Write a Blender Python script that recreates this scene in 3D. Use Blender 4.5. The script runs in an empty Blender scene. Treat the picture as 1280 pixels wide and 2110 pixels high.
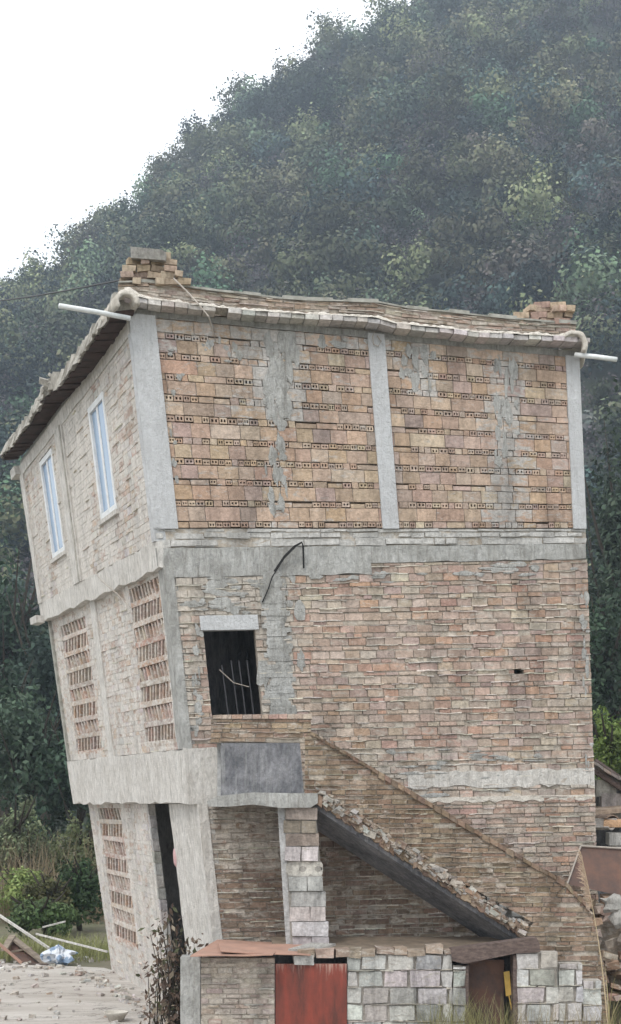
import bpy, math, random
import numpy as np
from mathutils import Vector, Euler, noise as mnoise

# ------------------------------------------------------------------ camera, sky, sun, exposure
scene = bpy.context.scene
COL = scene.collection
F, CX, HY, EYE = 3000.0, 640.0, 1650.0, 3.4          # long lens, level camera, horizon low in the frame

cam_d = bpy.data.cameras.new("camera")
cam_d.sensor_fit = 'VERTICAL'
cam_d.sensor_height = 24.0
cam_d.lens = F / 2110.0 * 24.0
cam_d.shift_y = (HY - 1055.0) / 2110.0
cam_d.clip_start, cam_d.clip_end = 0.1, 5000.0
cam = bpy.data.objects.new("camera", cam_d)
COL.objects.link(cam)
cam.location = (0, 0, EYE)
cam.rotation_euler = (math.radians(90), 0, 0)
scene.camera = cam

SUN_ELEV, SUN_AZ = math.radians(52), math.radians(212)   # from behind-left of the camera, veiled by cloud
world = bpy.data.worlds.new("World")
scene.world = world
world.use_nodes = True
wt = world.node_tree
wt.nodes.clear()
w_out = wt.nodes.new("ShaderNodeOutputWorld")
w_bg = wt.nodes.new("ShaderNodeBackground")
w_sky = wt.nodes.new("ShaderNodeTexSky")
w_sky.sky_type = 'NISHITA'
w_sky.sun_disc = False
w_sky.sun_elevation = SUN_ELEV
w_sky.sun_rotation = SUN_AZ
w_sky.dust_density = 4.0
w_mix = wt.nodes.new("ShaderNodeMixRGB")               # closed pale cloud cover over most of the blue
w_mix.inputs[0].default_value = 0.86
w_mix.inputs[2].default_value = (16.4, 16.9, 17.1, 1)
wt.links.new(w_sky.outputs[0], w_mix.inputs[1])
wt.links.new(w_mix.outputs[0], w_bg.inputs[0])
w_bg.inputs[1].default_value = 0.10
wt.links.new(w_bg.outputs[0], w_out.inputs[0])

sun_d = bpy.data.lights.new("sun", 'SUN')
sun_d.energy = 1.5
sun_d.angle = math.radians(14)
sun_d.color = (1.0, 0.96, 0.90)
sun = bpy.data.objects.new("sun", sun_d)
COL.objects.link(sun)
sd = Vector((math.sin(SUN_AZ) * math.cos(SUN_ELEV), math.cos(SUN_AZ) * math.cos(SUN_ELEV), math.sin(SUN_ELEV)))
sun.rotation_euler = sd.to_track_quat('Z', 'Y').to_euler()

scene.view_settings.view_transform = 'Standard'
scene.view_settings.look = 'None'
scene.view_settings.exposure = 0.18
scene.view_settings.gamma = 1.0
scene.cycles.max_bounces = 6
scene.cycles.volume_bounces = 0
scene.cycles.use_denoising = True

R = random.Random(7)
NR = np.random.default_rng(11)
U = R.uniform

# ------------------------------------------------------------------ helpers
def W(px, py, d):
    return Vector(((px - CX) / F * d, d, EYE + (HY - py) / F * d))

def proj(p):
    return CX + p[0] / p[1] * F, HY - (p[2] - EYE) / p[1] * F

def lerp(a, b, t):
    return a + (b - a) * t

def interp(tab, x):
    if x <= tab[0][0]: return tab[0][1]
    for (a, ya), (b, yb) in zip(tab, tab[1:]):
        if x <= b: return ya + (yb - ya) * (x - a) / (b - a)
    return tab[-1][1]

class Face:
    """a four-cornered wall face; s runs along it, t up it, o outward (metres)"""
    def __init__(self, bl, br, tr, tl, toward):
        self.bl, self.br, self.tr, self.tl = map(Vector, (bl, br, tr, tl))
        e = (self.br + self.tr) - (self.bl + self.tl)
        n = Vector((-e.y, e.x, 0)).normalized()
        if n.dot(Vector(toward)) < 0: n = -n
        self.n = n
        self.L = ((self.br - self.bl).length + (self.tr - self.tl).length) / 2
        self.H = ((self.tl - self.bl).length + (self.tr - self.br).length) / 2
    def pt(self, s, t, o=0.0):
        return self.bl.lerp(self.br, s).lerp(self.tl.lerp(self.tr, s), t) + self.n * o
    def inv(self, px, py, o=0.0):
        s = t = 0.5
        for _ in range(25):
            x, y = proj(self.pt(s, t, o)); e = 1e-3
            xs, ys = proj(self.pt(s + e, t, o)); xt, yt = proj(self.pt(s, t + e, o))
            a, b, c, d = (xs - x) / e, (xt - x) / e, (ys - y) / e, (yt - y) / e
            det = a * d - b * c; ex, ey = px - x, py - y
            s += max(-.5, min(.5, (d * ex - b * ey) / det)); t += max(-.5, min(.5, (a * ey - c * ex) / det))
        return s, t
    def rect(self, *q):
        """bounding (s0,s1,t0,t1) of a traced quad TL,TR,BR,BL"""
        i = [self.inv(*p) for p in q]
        return ((i[0][0] + i[3][0]) / 2, (i[1][0] + i[2][0]) / 2, (i[2][1] + i[3][1]) / 2, (i[0][1] + i[1][1]) / 2)

class Curved(Face):
    def __init__(self, fn, n, L, H):
        self.fn, self.n, self.L, self.H = fn, Vector(n), L, H
    def pt(self, s, t, o=0.0):
        return self.fn(s, t) + self.n * o

class MB:
    def __init__(self):
        self.v, self.f, self.c, self.m = [], [], [], []
    def add(self, vs, fs, col=(.5, .5, .5, 0), mi=0):
        b = len(self.v)
        self.v.extend(tuple(p) for p in vs)
        for f in fs:
            self.f.append(tuple(b + i for i in f)); self.c.append(col); self.m.append(mi)
    def hexa(self, p, col=(.5, .5, .5, 0), mi=0, back=True):
        """p: 4 front points (ccw seen from outside) then 4 back points"""
        fs = [(0, 1, 2, 3), (4, 0, 3, 7), (1, 5, 6, 2), (3, 2, 6, 7), (4, 5, 1, 0)]
        if back: fs.append((5, 4, 7, 6))
        self.add(p, fs, col, mi)
    def slab(self, face, s0, s1, t0, t1, o0, o1, col=(.5, .5, .5, 0), mi=0, j=0.0, back=True):
        P = face.pt
        q = [P(s0, t0, o1), P(s1, t0, o1), P(s1, t1, o1), P(s0, t1, o1), P(s0, t0, o0), P(s1, t0, o0), P(s1, t1, o0), P(s0, t1, o0)]
        if j: q = [p + Vector((U(-j, j), U(-j, j), U(-j, j))) for p in q]
        self.hexa(q, col, mi, back)
    def box(self, c, d, rot=(0, 0, 0), col=(.5, .5, .5, 0), mi=0, j=0.0):
        e = Euler(rot).to_matrix(); c = Vector(c); x, y, z = (k / 2 for k in d)
        q = [(-x, -y, -z), (x, -y, -z), (x, -y, z), (-x, -y, z), (-x, y, -z), (x, y, -z), (x, y, z), (-x, y, z)]
        self.hexa([c + e @ Vector(p) + Vector((U(-j, j), U(-j, j), U(-j, j))) for p in q], col, mi)
    def prism(self, pts, off, col=(.5, .5, .5, 0), mi=0):
        off = Vector(off); n = len(pts)
        vs = [Vector(p) for p in pts] + [Vector(p) + off for p in pts]
        fs = [tuple(range(n)), tuple(range(2 * n - 1, n - 1, -1))] + [(i, n + i, n + (i + 1) % n, (i + 1) % n) for i in range(n)]
        self.add(vs, fs, col, mi)
    def tube(self, pts, r0, r1=None, n=6, col=(.5, .5, .5, 0), mi=0, cap=True):
        pts = [Vector(p) for p in pts]; r1 = r0 if r1 is None else r1; vs = []; fs = []
        for i, p in enumerate(pts):
            d = (pts[min(i + 1, len(pts) - 1)] - pts[max(i - 1, 0)]).normalized()
            a = d.cross(Vector((.31, .2, .93))).normalized(); b = d.cross(a)
            r = lerp(r0, r1, i / max(1, len(pts) - 1))
            for k in range(n):
                g = 2 * math.pi * k / n
                vs.append(p + (a * math.cos(g) + b * math.sin(g)) * r)
        for i in range(len(pts) - 1):
            for k in range(n):
                fs.append((i * n + k, i * n + (k + 1) % n, (i + 1) * n + (k + 1) % n, (i + 1) * n + k))
        if cap:
            fs.append(tuple(range(n - 1, -1, -1))); fs.append(tuple((len(pts) - 1) * n + k for k in range(n)))
        self.add(vs, fs, col, mi)
    def build(self, name, mats, parent=None, origin=None, smooth=False):
        if not isinstance(mats, (list, tuple)): mats = [mats]
        o = Vector(origin) if origin is not None else (root_of(parent) if parent else Vector((0, 0, 0)))
        me = bpy.data.meshes.new(name)
        me.from_pydata([(p[0] - o[0], p[1] - o[1], p[2] - o[2]) for p in self.v], [], self.f)
        for m in mats: me.materials.append(m)
        at = me.attributes.new("Col", 'FLOAT_COLOR', 'FACE')
        at.data.foreach_set("color", np.array([c if len(c) == 4 else (*c, 0) for c in self.c], dtype=np.float32).ravel())
        me.polygons.foreach_set("material_index", np.array(self.m, dtype=np.int32))
        me.polygons.foreach_set("use_smooth", np.full(len(self.f), smooth, dtype=bool))
        me.update()
        ob = bpy.data.objects.new(name, me)
        COL.objects.link(ob)
        if parent: ob.parent = parent
        else: ob.location = o
        return ob

def root_of(o):
    while o.parent: o = o.parent
    return Vector(o.location)

def tag(o, label=None, cat=None, group=None, kind=None):
    for k, v in (("label", label), ("category", cat), ("group", group), ("kind", kind)):
        if v: o[k] = v
    return o

def thing(name, loc, label, cat, group=None):
    o = bpy.data.objects.new(name, None); COL.objects.link(o)
    o.location = loc; o.empty_display_size = .2
    return tag(o, label, cat, group)

# ------------------------------------------------------------------ materials
def mat(name, fn, rough=.9):
    m = bpy.data.materials.new(name); m.use_nodes = True
    t = m.node_tree; b = t.nodes["Principled BSDF"]
    b.inputs["Roughness"].default_value = rough
    b.inputs["Specular IOR Level"].default_value = .25
    N = lambda ty, **kw: _node(t, ty, kw)
    fn(t, b, N)
    return m

def _node(t, ty, kw):
    n = t.nodes.new("ShaderNode" + ty)
    for k, v in kw.items():
        if k.startswith("i_"):
            key = k[2:]
            n.inputs[int(key) if key.isdigit() else key].default_value = v
        else: setattr(n, k, v)
    return n

def noise(t, N, scale, detail=6, rough=.6, stretch=None, dist=0.0):
    c = N("TexCoord"); n = N("TexNoise", i_Scale=scale, i_Detail=detail, i_Roughness=rough, i_Distortion=dist)
    if stretch:
        mp = N("Mapping"); mp.inputs["Scale"].default_value = stretch
        t.links.new(c.outputs["Object"], mp.inputs[0]); t.links.new(mp.outputs[0], n.inputs["Vector"])
    else: t.links.new(c.outputs["Object"], n.inputs["Vector"])
    return n.outputs["Fac"]

def ramp(t, N, src, lo, hi, a=0.0, b=1.0):
    m = N("MapRange", i_1=lo, i_2=hi, i_3=a, i_4=b); t.links.new(src, m.inputs[0]); return m.outputs[0]

def math2(t, N, op, a, b):
    m = N("Math", operation=op)
    for i, x in enumerate((a, b)):
        if isinstance(x, (int, float)): m.inputs[i].default_value = x
        else: t.links.new(x, m.inputs[i])
    return m.outputs[0]

def mixc(t, N, fac, a, b, blend='MIX'):
    m = N("MixRGB", blend_type=blend)
    for i, x in enumerate((fac, a, b)):
        if isinstance(x, (int, float)): m.inputs[i].default_value = x
        elif isinstance(x, tuple): m.inputs[i].default_value = (*x[:3], 1)
        else: t.links.new(x, m.inputs[i])
    return m.outputs[0]

def bump(t, N, b, h, dist=.02, strength=.6):
    n = N("Bump", i_Strength=strength, i_Distance=dist); t.links.new(h, n.inputs["Height"]); t.links.new(n.outputs[0], b.inputs["Normal"])

def brick_mat(name, cem=(.47, .445, .40), smear=.9, bias=.52, dirt=.62):
    """colour of each brick from its own attribute; its alpha says how far mortar smears cover it"""
    def fn(t, b, N):
        at = N("Attribute", attribute_name="Col")
        n1 = noise(t, N, 16, 8, .7)
        base = mixc(t, N, 1.0, at.outputs["Color"], _grey(t, N, ramp(t, N, n1, .3, .72, .66, 1.28)), 'MULTIPLY')
        n2 = noise(t, N, 5.5, 8, .72, (1, 1, 2.4), .6)
        f = math2(t, N, 'ADD', at.outputs["Alpha"], ramp(t, N, n2, .25, .75, -smear / 2, smear / 2))
        f = ramp(t, N, f, bias - .13, bias + .17)
        cv = mixc(t, N, ramp(t, N, noise(t, N, 22, 6), .3, .7), tuple(c * .74 for c in cem), tuple(min(1, c * 1.2) for c in cem))
        base = mixc(t, N, f, base, cv)
        d = ramp(t, N, noise(t, N, 1.5, 8, .72, (1.7, 1.7, .42), .5), .44, .66, 1.05, dirt)
        base = mixc(t, N, 1.0, base, _grey(t, N, d), 'MULTIPLY')
        t.links.new(base, b.inputs["Base Color"])
        bump(t, N, b, noise(t, N, 26, 8, .7), .03, .8)
    return mat(name, fn, .93)

def _grey(t, N, v):
    c = N("CombineColor")
    for i in range(3): t.links.new(v, c.inputs[i])
    return c.outputs[0]

def concrete_mat(name, a, b2, streak=.5, scale=3.0, stain=(.20, .20, .19), fine=.35):
    def fn(t, b, N):
        base = mixc(t, N, ramp(t, N, noise(t, N, scale, 10, .72), .36, .64), a, b2)
        s = ramp(t, N, noise(t, N, 2.6, 9, .7, (5.5, 5.5, .34), .8), .50, .70, 0, streak)
        base = mixc(t, N, s, base, stain)
        fv = ramp(t, N, noise(t, N, 7, 8, .78, (2.2, 2.2, .9), .7), .34, .66, 1 - fine, 1 + fine * .6)
        base = mixc(t, N, 1.0, base, _grey(t, N, fv), 'MULTIPLY')
        p = ramp(t, N, noise(t, N, 24, 6, .7), .60, .68, 0, .55)
        base = mixc(t, N, p, base, tuple(c * .55 for c in a))
        t.links.new(base, b.inputs["Base Color"])
        h = math2(t, N, 'ADD', noise(t, N, 20, 9, .75), math2(t, N, 'MULTIPLY', noise(t, N, 7, 8, .78, (2.2, 2.2, .9), .7), 1.2))
        bump(t, N, b, h, .045, .8)
    return mat(name, fn, .92)

def attr_mat(name, rough=.75, var=.0, transl=0.0):
    def fn(t, b, N):
        at = N("Attribute", attribute_name="Col"); c = at.outputs["Color"]
        if var: c = mixc(t, N, 1.0, c, _grey(t, N, ramp(t, N, noise(t, N, 30, 5), .3, .7, 1 - var, 1 + var)), 'MULTIPLY')
        t.links.new(c, b.inputs["Base Color"])
        if transl:
            tr = N("BsdfTranslucent"); t.links.new(c, tr.inputs[0])
            mx = N("MixShader", i_0=transl); out = t.nodes["Material Output"]
            t.links.new(b.outputs[0], mx.inputs[1]); t.links.new(tr.outputs[0], mx.inputs[2]); t.links.new(mx.outputs[0], out.inputs[0])
    return mat(name, fn, rough)

def two_tone(name, a, c2, scale=6, rough=.8, stretch=None, lo=.35, hi=.65, bd=.01):
    def fn(t, b, N):
        t.links.new(mixc(t, N, ramp(t, N, noise(t, N, scale, 8, .65, stretch), lo, hi), a, c2), b.inputs["Base Color"])
        bump(t, N, b, noise(t, N, scale * 5, 6), bd, .5)
    return mat(name, fn, rough)

M_BRICK = brick_mat("upper_brickwork", (.47, .445, .42), 1.2, .54, .62)
M_OLD = brick_mat("old_brickwork", (.50, .45, .395), 1.05, .50, .62)
M_BANDB = brick_mat("cemented_course", (.50, .49, .47), .9, .50, .6)
M_DARKB = brick_mat("mossy_brickwork", (.30, .265, .215), .9, .52, .55)
M_FACADE = brick_mat("plastered_brickwork", (.61, .575, .535), .95, .50, .78)
M_BLOCK = brick_mat("cement_blockwork", (.42, .385, .345), 1.25, .58, .45)
M_CONC = concrete_mat("column_concrete", (.64, .65, .665), (.54, .545, .555), .42, 1.6, (.40, .395, .385), .13)
M_BEAM = concrete_mat("beam_concrete", (.53, .53, .515), (.35, .345, .325), .65, 2.4, (.22, .205, .18))
M_PLAST = concrete_mat("white_plaster", (.76, .735, .70), (.62, .59, .55), .6, 2.2, (.38, .345, .30))
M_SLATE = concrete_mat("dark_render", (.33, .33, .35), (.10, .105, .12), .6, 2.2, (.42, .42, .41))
M_EAVE = concrete_mat("eave_mortar", (.80, .745, .67), (.66, .61, .54), .2, 5.0, (.38, .35, .31), .2)
M_SHEETTOP = two_tone("eave_sheet_top", (.40, .395, .36), (.22, .215, .19), 7)
M_EAVEF = concrete_mat("front_eave_mortar", (.58, .55, .50), (.36, .34, .30), .4, 6.0)
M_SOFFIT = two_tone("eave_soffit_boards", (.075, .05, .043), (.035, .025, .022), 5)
M_PVC = two_tone("white_pipe", (.74, .77, .78), (.62, .64, .64), 8, .45)
M_FRAME = two_tone("window_frame_white", (.74, .75, .76), (.60, .61, .61), 8, .5)
M_BLACK = two_tone("black_cable", (.012, .012, .013), (.02, .02, .02), 8, .5)
M_WIRE = two_tone("pale_wire", (.42, .37, .32), (.30, .27, .24), 8, .6)
def red_fn(t, b, N):
    c = mixc(t, N, ramp(t, N, noise(t, N, 2.4, 8, .7, (2.5, 2.5, .6)), .35, .65), (.235, .055, .038), (.10, .038, .030))
    co = N("TexCoord"); sp = N("SeparateXYZ"); t.links.new(co.outputs["Object"], sp.inputs[0])
    hgt = ramp(t, N, sp.outputs[2], 0.95, 1.30, 0, .30)      # paint worn through from the top edge down
    f = math2(t, N, 'ADD', noise(t, N, 2.2, 8, .7, (13, 13, .8), .3), hgt)
    c = mixc(t, N, ramp(t, N, f, .68, .82, 0, .75), c, (.42, .30, .25))
    t.links.new(c, b.inputs["Base Color"]); bump(t, N, b, noise(t, N, 12, 7), .01, .5)
M_RED = mat("faded_red_paint", red_fn, .62)
M_RUST = two_tone("rusty_sheet", (.155, .085, .062), (.075, .055, .05), 3.2, .65)
M_PINKRUST = two_tone("pink_rust_sheet", (.42, .25, .19), (.30, .19, .15), 3, .7)
M_WOOD = two_tone("weathered_wood", (.30, .25, .20), (.15, .12, .095), 4, .85, (1, 1, 6))
M_DKWOOD = two_tone("dark_plank", (.16, .12, .105), (.075, .055, .05), 4, .85, (3, 1, 8))
M_DIRT = two_tone("roof_dirt", (.24, .19, .145), (.13, .105, .08), 5)
M_YELLOW = two_tone("yellow_plastic", (.55, .36, .09), (.42, .27, .07), 8, .5)
M_PINK = two_tone("pink_cloth", (.55, .36, .36), (.46, .30, .30), 8, .9)
M_LEAF = attr_mat("leaves", .7, 0, .22)
M_WOODED = attr_mat("hill_foliage", .85)
M_BARK = two_tone("bark", (.055, .045, .035), (.03, .025, .02), 6, .9, (4, 4, 1))
M_ROCK = concrete_mat("rubble_stone", (.50, .48, .45), (.30, .29, .27), .3, 5)
M_TILE = brick_mat("clay_tiles", (.48, .44, .40), .8, .62, .6)
M_METAL = attr_mat("painted_attr", .8, .15)

def glass_fn(t, b, N):
    t.links.new(mixc(t, N, ramp(t, N, noise(t, N, 1.2, 3, .5, (1, 1, .4)), .3, .7), (.17, .27, .42), (.27, .37, .50)), b.inputs["Base Color"])
    b.inputs["Specular IOR Level"].default_value = .45
M_GLASS = mat("window_glass", glass_fn, .16)

# ------------------------------------------------------------------ ground and hill
def ground_fn(t, b, N):
    c = mixc(t, N, ramp(t, N, noise(t, N, .9, 9, .7), .35, .65), (.17, .145, .105), (.10, .105, .06))
    t.links.new(c, b.inputs["Base Color"]); bump(t, N, b, noise(t, N, 8, 8), .05, .6)
def yard_fn(t, b, N):
    c = mixc(t, N, ramp(t, N, noise(t, N, .8, 9, .68, (.5, 1.6, 1)), .35, .66), (.54, .505, .47), (.37, .335, .30))
    s_ = ramp(t, N, noise(t, N, 2.2, 8, .7, (.35, 2.6, 1), 1.2), .52, .66, 0, .55)
    c = mixc(t, N, s_, c, (.30, .26, .22))
    d = math2(t, N, 'ABSOLUTE', math2(t, N, 'SUBTRACT', noise(t, N, .55, 6, .6, (1, 2.2, 1), .6), .5), 0)
    c = mixc(t, N, ramp(t, N, d, .002, .009, .8, 0), c, (.12, .105, .09))        # settled cracks
    sp = ramp(t, N, noise(t, N, 12, 6, .75), .58, .70, 0, .6)
    c = mixc(t, N, sp, c, (.27, .235, .20))
    t.links.new(c, b.inputs["Base Color"]); bump(t, N, b, noise(t, N, 9, 9, .75), .04, .8)
M_GROUND = mat("bare_ground", ground_fn)
M_YARD = mat("worn_concrete_yard", yard_fn)

g = MB(); g.add([(-900, -300, 0), (900, -300, 0), (900, 1500, 0), (-900, 1500, 0)], [(0, 1, 2, 3)])
tag(g.build("ground", M_GROUND), kind="structure")
g = MB()
yp = [(-16, 12), (9, 12), (9, 20.3), (4.2, 23.5), (-1, 24), (-4.2, 29.6), (-5.2, 30.0), (-7.2, 30.8), (-9, 31.2), (-16, 31.5)]
g.add([(x, y, .004) for x, y in yp], [tuple(range(len(yp)))])
tag(g.build("courtyard", M_YARD), kind="structure")

SIL = [(-1600, 1500), (-700, 1150), (-250, 800), (15, 610), (100, 575), (190, 480), (300, 412), (400, 306), (510, 232), (650, 118), (820, 0), (1000, -90), (1300, -110), (1700, 60), (2400, 700), (3200, 1500)]
HY0, HY1 = 100.0, 305.0
def hill_z(x, y):
    top = (HY - interp(SIL, x * 10 + CX)) * .1017
    t = (y - HY0) / (HY1 - HY0)
    if t <= 0: return -1.0
    g_ = t ** 1.06 if t < 1 else 1 - (t - 1) ** 2 * .5
    n = mnoise.noise(Vector((x * .03, y * .03, 1.7))) * 7 + mnoise.noise(Vector((x * .09, y * .09, 5))) * 2.5
    return max(-1.0, top * g_ + n * min(1, 4 * t) * (1 - .6 * min(1, t)))
def hill_fn(t, b, N):
    t.links.new(mixc(t, N, ramp(t, N, noise(t, N, .25, 8, .7), .35, .65), (.045, .055, .035), (.03, .035, .028)), b.inputs["Base Color"])
M_HILL = mat("hillside_soil", hill_fn)
nx, ny = 90, 70
hv = []; hf = []
for j in range(ny):
    y = 98 + (480 - 98) * j / (ny - 1)
    for i in range(nx):
        x = -190 + 420 * i / (nx - 1); hv.append((x, y, hill_z(x, y)))
for j in range(ny - 1):
    for i in range(nx - 1):
        a = j * nx + i; hf.append((a, a + 1, a + nx + 1, a + nx))
g = MB(); g.add(hv, hf); tag(g.build("hill", M_HILL, smooth=True), kind="structure")

# ------------------------------------------------------------------ foliage
def quads_object(name, quads, cols, m, parent=None, origin=None):
    """quads (n,4,3), cols (n,3) -> one mesh object"""
    n = len(quads); o = Vector(origin) if origin is not None else (root_of(parent) if parent else Vector((0, 0, 0)))
    v = (quads.reshape(-1, 3) - np.array(o)).astype(np.float32)
    me = bpy.data.meshes.new(name)
    me.vertices.add(n * 4); me.vertices.foreach_set("co", v.ravel())
    me.loops.add(n * 4); me.loops.foreach_set("vertex_index", np.arange(n * 4, dtype=np.int32))
    me.polygons.add(n); me.polygons.foreach_set("loop_start", np.arange(0, n * 4, 4, dtype=np.int32))
    try: me.polygons.foreach_set("loop_total", np.full(n, 4, dtype=np.int32))
    except Exception: pass
    at = me.attributes.new("Col", 'FLOAT_COLOR', 'FACE')
    at.data.foreach_set("color", np.concatenate([cols, np.zeros((n, 1))], 1).astype(np.float32).ravel())
    me.materials.append(m); me.update(calc_edges=True); me.validate()
    ob = bpy.data.objects.new(name, me); COL.objects.link(ob)
    if parent: ob.parent = parent
    else: ob.location = o
    return ob

def leaves(centers, normals, size, aspect=.55, jitter=.9, droop=0.0):
    n = len(centers)
    nr = normals + NR.normal(0, jitter, (n, 3)); nr /= np.linalg.norm(nr, axis=1, keepdims=True) + 1e-9
    a = np.cross(nr, NR.normal(0, 1, (n, 3))); a[:, 2] -= droop; a /= np.linalg.norm(a, axis=1, keepdims=True) + 1e-9
    b = np.cross(nr, a); b /= np.linalg.norm(b, axis=1, keepdims=True) + 1e-9
    sz = (size * NR.uniform(.6, 1.35, n))[:, None]
    a = a * sz; b = b * sz * aspect
    return np.stack([centers - a * .5, centers - b * .5 + nr * sz * .06, centers + a * .5, centers + b * .5 + nr * sz * .06], 1)

def crown(c, rad, n_clump, n_leaf, size, col, spread=.25, aspect=.55, droop=0.0, clump=.42, lowcut=-.55, jit=.6):
    """leaf clumps through the volume of an uneven crown"""
    Q, K = [], []
    c = np.array(c, float); rad = np.array(rad, float)
    for _ in range(n_clump):
        d = NR.normal(0, 1, 3); d /= np.linalg.norm(d)
        if d[2] < lowcut: d[2] = -d[2] * .5
        cc = c + d * rad * NR.uniform(.35, .88)
        r = rad * clump * NR.uniform(.6, 1.25)
        k = max(3, int(n_leaf / n_clump))
        dd = NR.normal(0, 1, (k, 3)); dd /= np.linalg.norm(dd, axis=1, keepdims=True)
        p = cc + dd * r * (NR.uniform(.35, 1.08, (k, 1)))
        Q.append(leaves(p, dd * np.array((1, 1, 1.2)), size, aspect, jit, droop))
        K.append(np.array(col) * NR.uniform(1 - spread * 1.6, 1 + spread * 1.6) * NR.uniform(1 - spread, 1 + spread, (k, 1)) * (1 + NR.normal(0, .04, (k, 3))))
    return np.concatenate(Q), np.clip(np.concatenate(K), .008, 1)

PAL = [(.088, .092, .046), (.070, .090, .052), (.042, .060, .044), (.050, .066, .040), (.036, .056, .050), (.066, .072, .040), (.060, .062, .052), (.078, .066, .052), (.040, .066, .036), (.034, .050, .044), (.085, .080, .045)]
Q, K = [], []
tries = 0
y = HY0 + 3
while y < HY1 + 22:
    step = 3.8 + .004 * (y - HY0)
    x = -.30 * y - 6
    while x < .30 * y + 6:
        xx, yy = x + U(-1.4, 1.4), y + U(-1.4, 1.4); x += step * U(.8, 1.25)
        z = hill_z(xx, yy)
        if z < .2: continue
        px, py = proj((xx, yy, z))
        if py > 1760 or (400 < px < 1010 and py > 900): continue
        big = U(0, 1)
        r = (U(2.0, 3.3) if big < .62 else U(3.4, 5.4)); h = r * U(.9, 1.5)
        cl = int(mnoise.noise(Vector((xx * .03, yy * .03, 9))) * 9 + U(-2.2, 2.2)) % len(PAL)
        base = np.array(PAL[cl]) * R.choice((.5, .7, .9, 1.1, 1.5, 2.1)) * U(.85, 1.15) * np.array((1.12, 1.20, 1.28))
        bare = U(0, 1) < .16
        n = int((250 if not bare else 130) * (r / 2.2) ** 1.7)
        q, k = crown((xx, yy, z + h * .75), (r, r, h), 8 if big < .66 else 14, n, .60 if not bare else .36, base if not bare else np.array((.082, .072, .076)) * U(.7, 1.3), .10, .75, 0, .5, -.1, .22)
        Q.append(q); K.append(k)
    y += step * .78
tag(quads_object("hillside_forest", np.concatenate(Q), np.concatenate(K), M_WOODED), "dense dark evergreen forest covering the steep hillside behind the house", "forest", kind="stuff")

def tree(name, px, d, top, rad, label, col, n, size, group=None, base=0.0, cat="tree", aspect=.5, droop=.2, clumps=26, squash=None):
    b = W(px, HY, d); b.z = base
    zt = W(px, top, d).z
    t = thing(name, b, label, cat, group)
    h = zt - base
    cr = squash or h * .42
    cz = zt - cr
    q, k = crown((b.x, b.y, cz), (rad, rad, cr), clumps, n, size, col, .28, aspect, droop, .36)
    quads_object("crown", q, k, M_LEAF, t)
    m = MB()
    pts = [(b.x, b.y, base - .1), (b.x + U(-.1, .1), b.y, base + h * .3), (b.x + U(-.2, .2), b.y + U(-.2, .2), cz), (b.x + U(-.3, .3), b.y, zt - cr * .5)]
    m.tube(pts, .03 * h ** .9 + .03, .03, 7)
    for _ in range(7):
        g0 = Vector(pts[1]).lerp(Vector(pts[3]), U(.2, .9)); a = U(0, 6.28)
        m.tube([g0, g0 + Vector((math.cos(a) * rad * .4, math.sin(a) * rad * .4, cr * .3)), g0 + Vector((math.cos(a) * rad * .75, math.sin(a) * rad * .75, cr * .75))], .05 + h * .004, .015, 5)
    m.build("trunk", M_BARK, t)
    return t

G = "trees at the foot of the hill"
DG, MG, OG = (.042, .072, .047), (.045, .075, .038), (.075, .095, .042)
tree("broadleaf_tree", 10, 64, 1085, 2.5, "tall dark tree at far left, its top level with the lower upstairs window", DG, 5200, .32, G)
tree("broadleaf_tree", 95, 60, 1240, 2.2, "dark bushy tree touching the left edge of the tilted house", (.046, .074, .058), 4600, .30, G)
tree("broadleaf_tree", -25, 52, 1330, 2.0, "dark green tree cut by the left border, below the tallest one", DG, 4200, .27, G)
tree("broadleaf_tree", 62, 48, 1400, 1.9, "mid green leafy tree in front of the others on the left", (.062, .094, .062), 4600, .24, G)
tree("broadleaf_tree", 160, 47, 1500, 1.5, "short dark tree half hidden behind the house's left corner", DG, 3200, .22, G)
tree("broadleaf_tree", 1285, 55, 870, 2.3, "tallest tree right of the house, grey-green and feathery", (.052, .075, .050), 5400, .26, G)
tree("broadleaf_tree", 1235, 60, 1010, 2.0, "dark tree close behind the right edge of the house", DG, 4200, .28, G)
tree("broadleaf_tree", 1262, 46, 1190, 1.8, "dark green tree with light leaf tips at right, below the feathery one", (.040, .066, .040), 4600, .22, G)
tree("leafy_bush", 1262, 33, 1445, .75, "bright yellow-green bush right of the house above the tiled roof", (.13, .18, .05), 2600, .12, None, 2.6, "bush")
tree("leafy_bush", 1290, 34, 1530, .8, "lower bright green bush at the right border", (.11, .16, .05), 2200, .12, None, 2.2, "bush")
tree("leafy_bush", 55, 40, 1775, .9, "bright green bush at the left border", (.20, .25, .09), 3000, .12, None, 0, "bush", squash=.85)
tree("leafy_bush", 165, 38, 1770, .85, "dark green bush right beside the house's lower left wall", (.055, .095, .04), 3200, .13, None, 0, "bush", squash=.95)
tree("leafy_bush", 105, 37, 1800, .8, "olive brown bush between the bright one and the dark one", (.11, .11, .05), 2600, .12, None, 0, "bush", squash=.8)
tree("leafy_bush", 95, 36, 1850, 1.0, "low broad dark bush above the scrap planks", (.085, .13, .05), 3600, .13, None, 0, "bush", squash=.62)
tree("leafy_bush", 175, 42, 1655, .9, "taller olive shrub behind the reeds at left", (.13, .15, .075), 2600, .14, None, 0, "bush", squash=1.55)
tree("leafy_bush", 40, 44, 1650, 1.2, "pale green shrub behind the reeds at the left border", (.15, .18, .10), 3400, .15, None, 0, "bush", squash=1.55)

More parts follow.
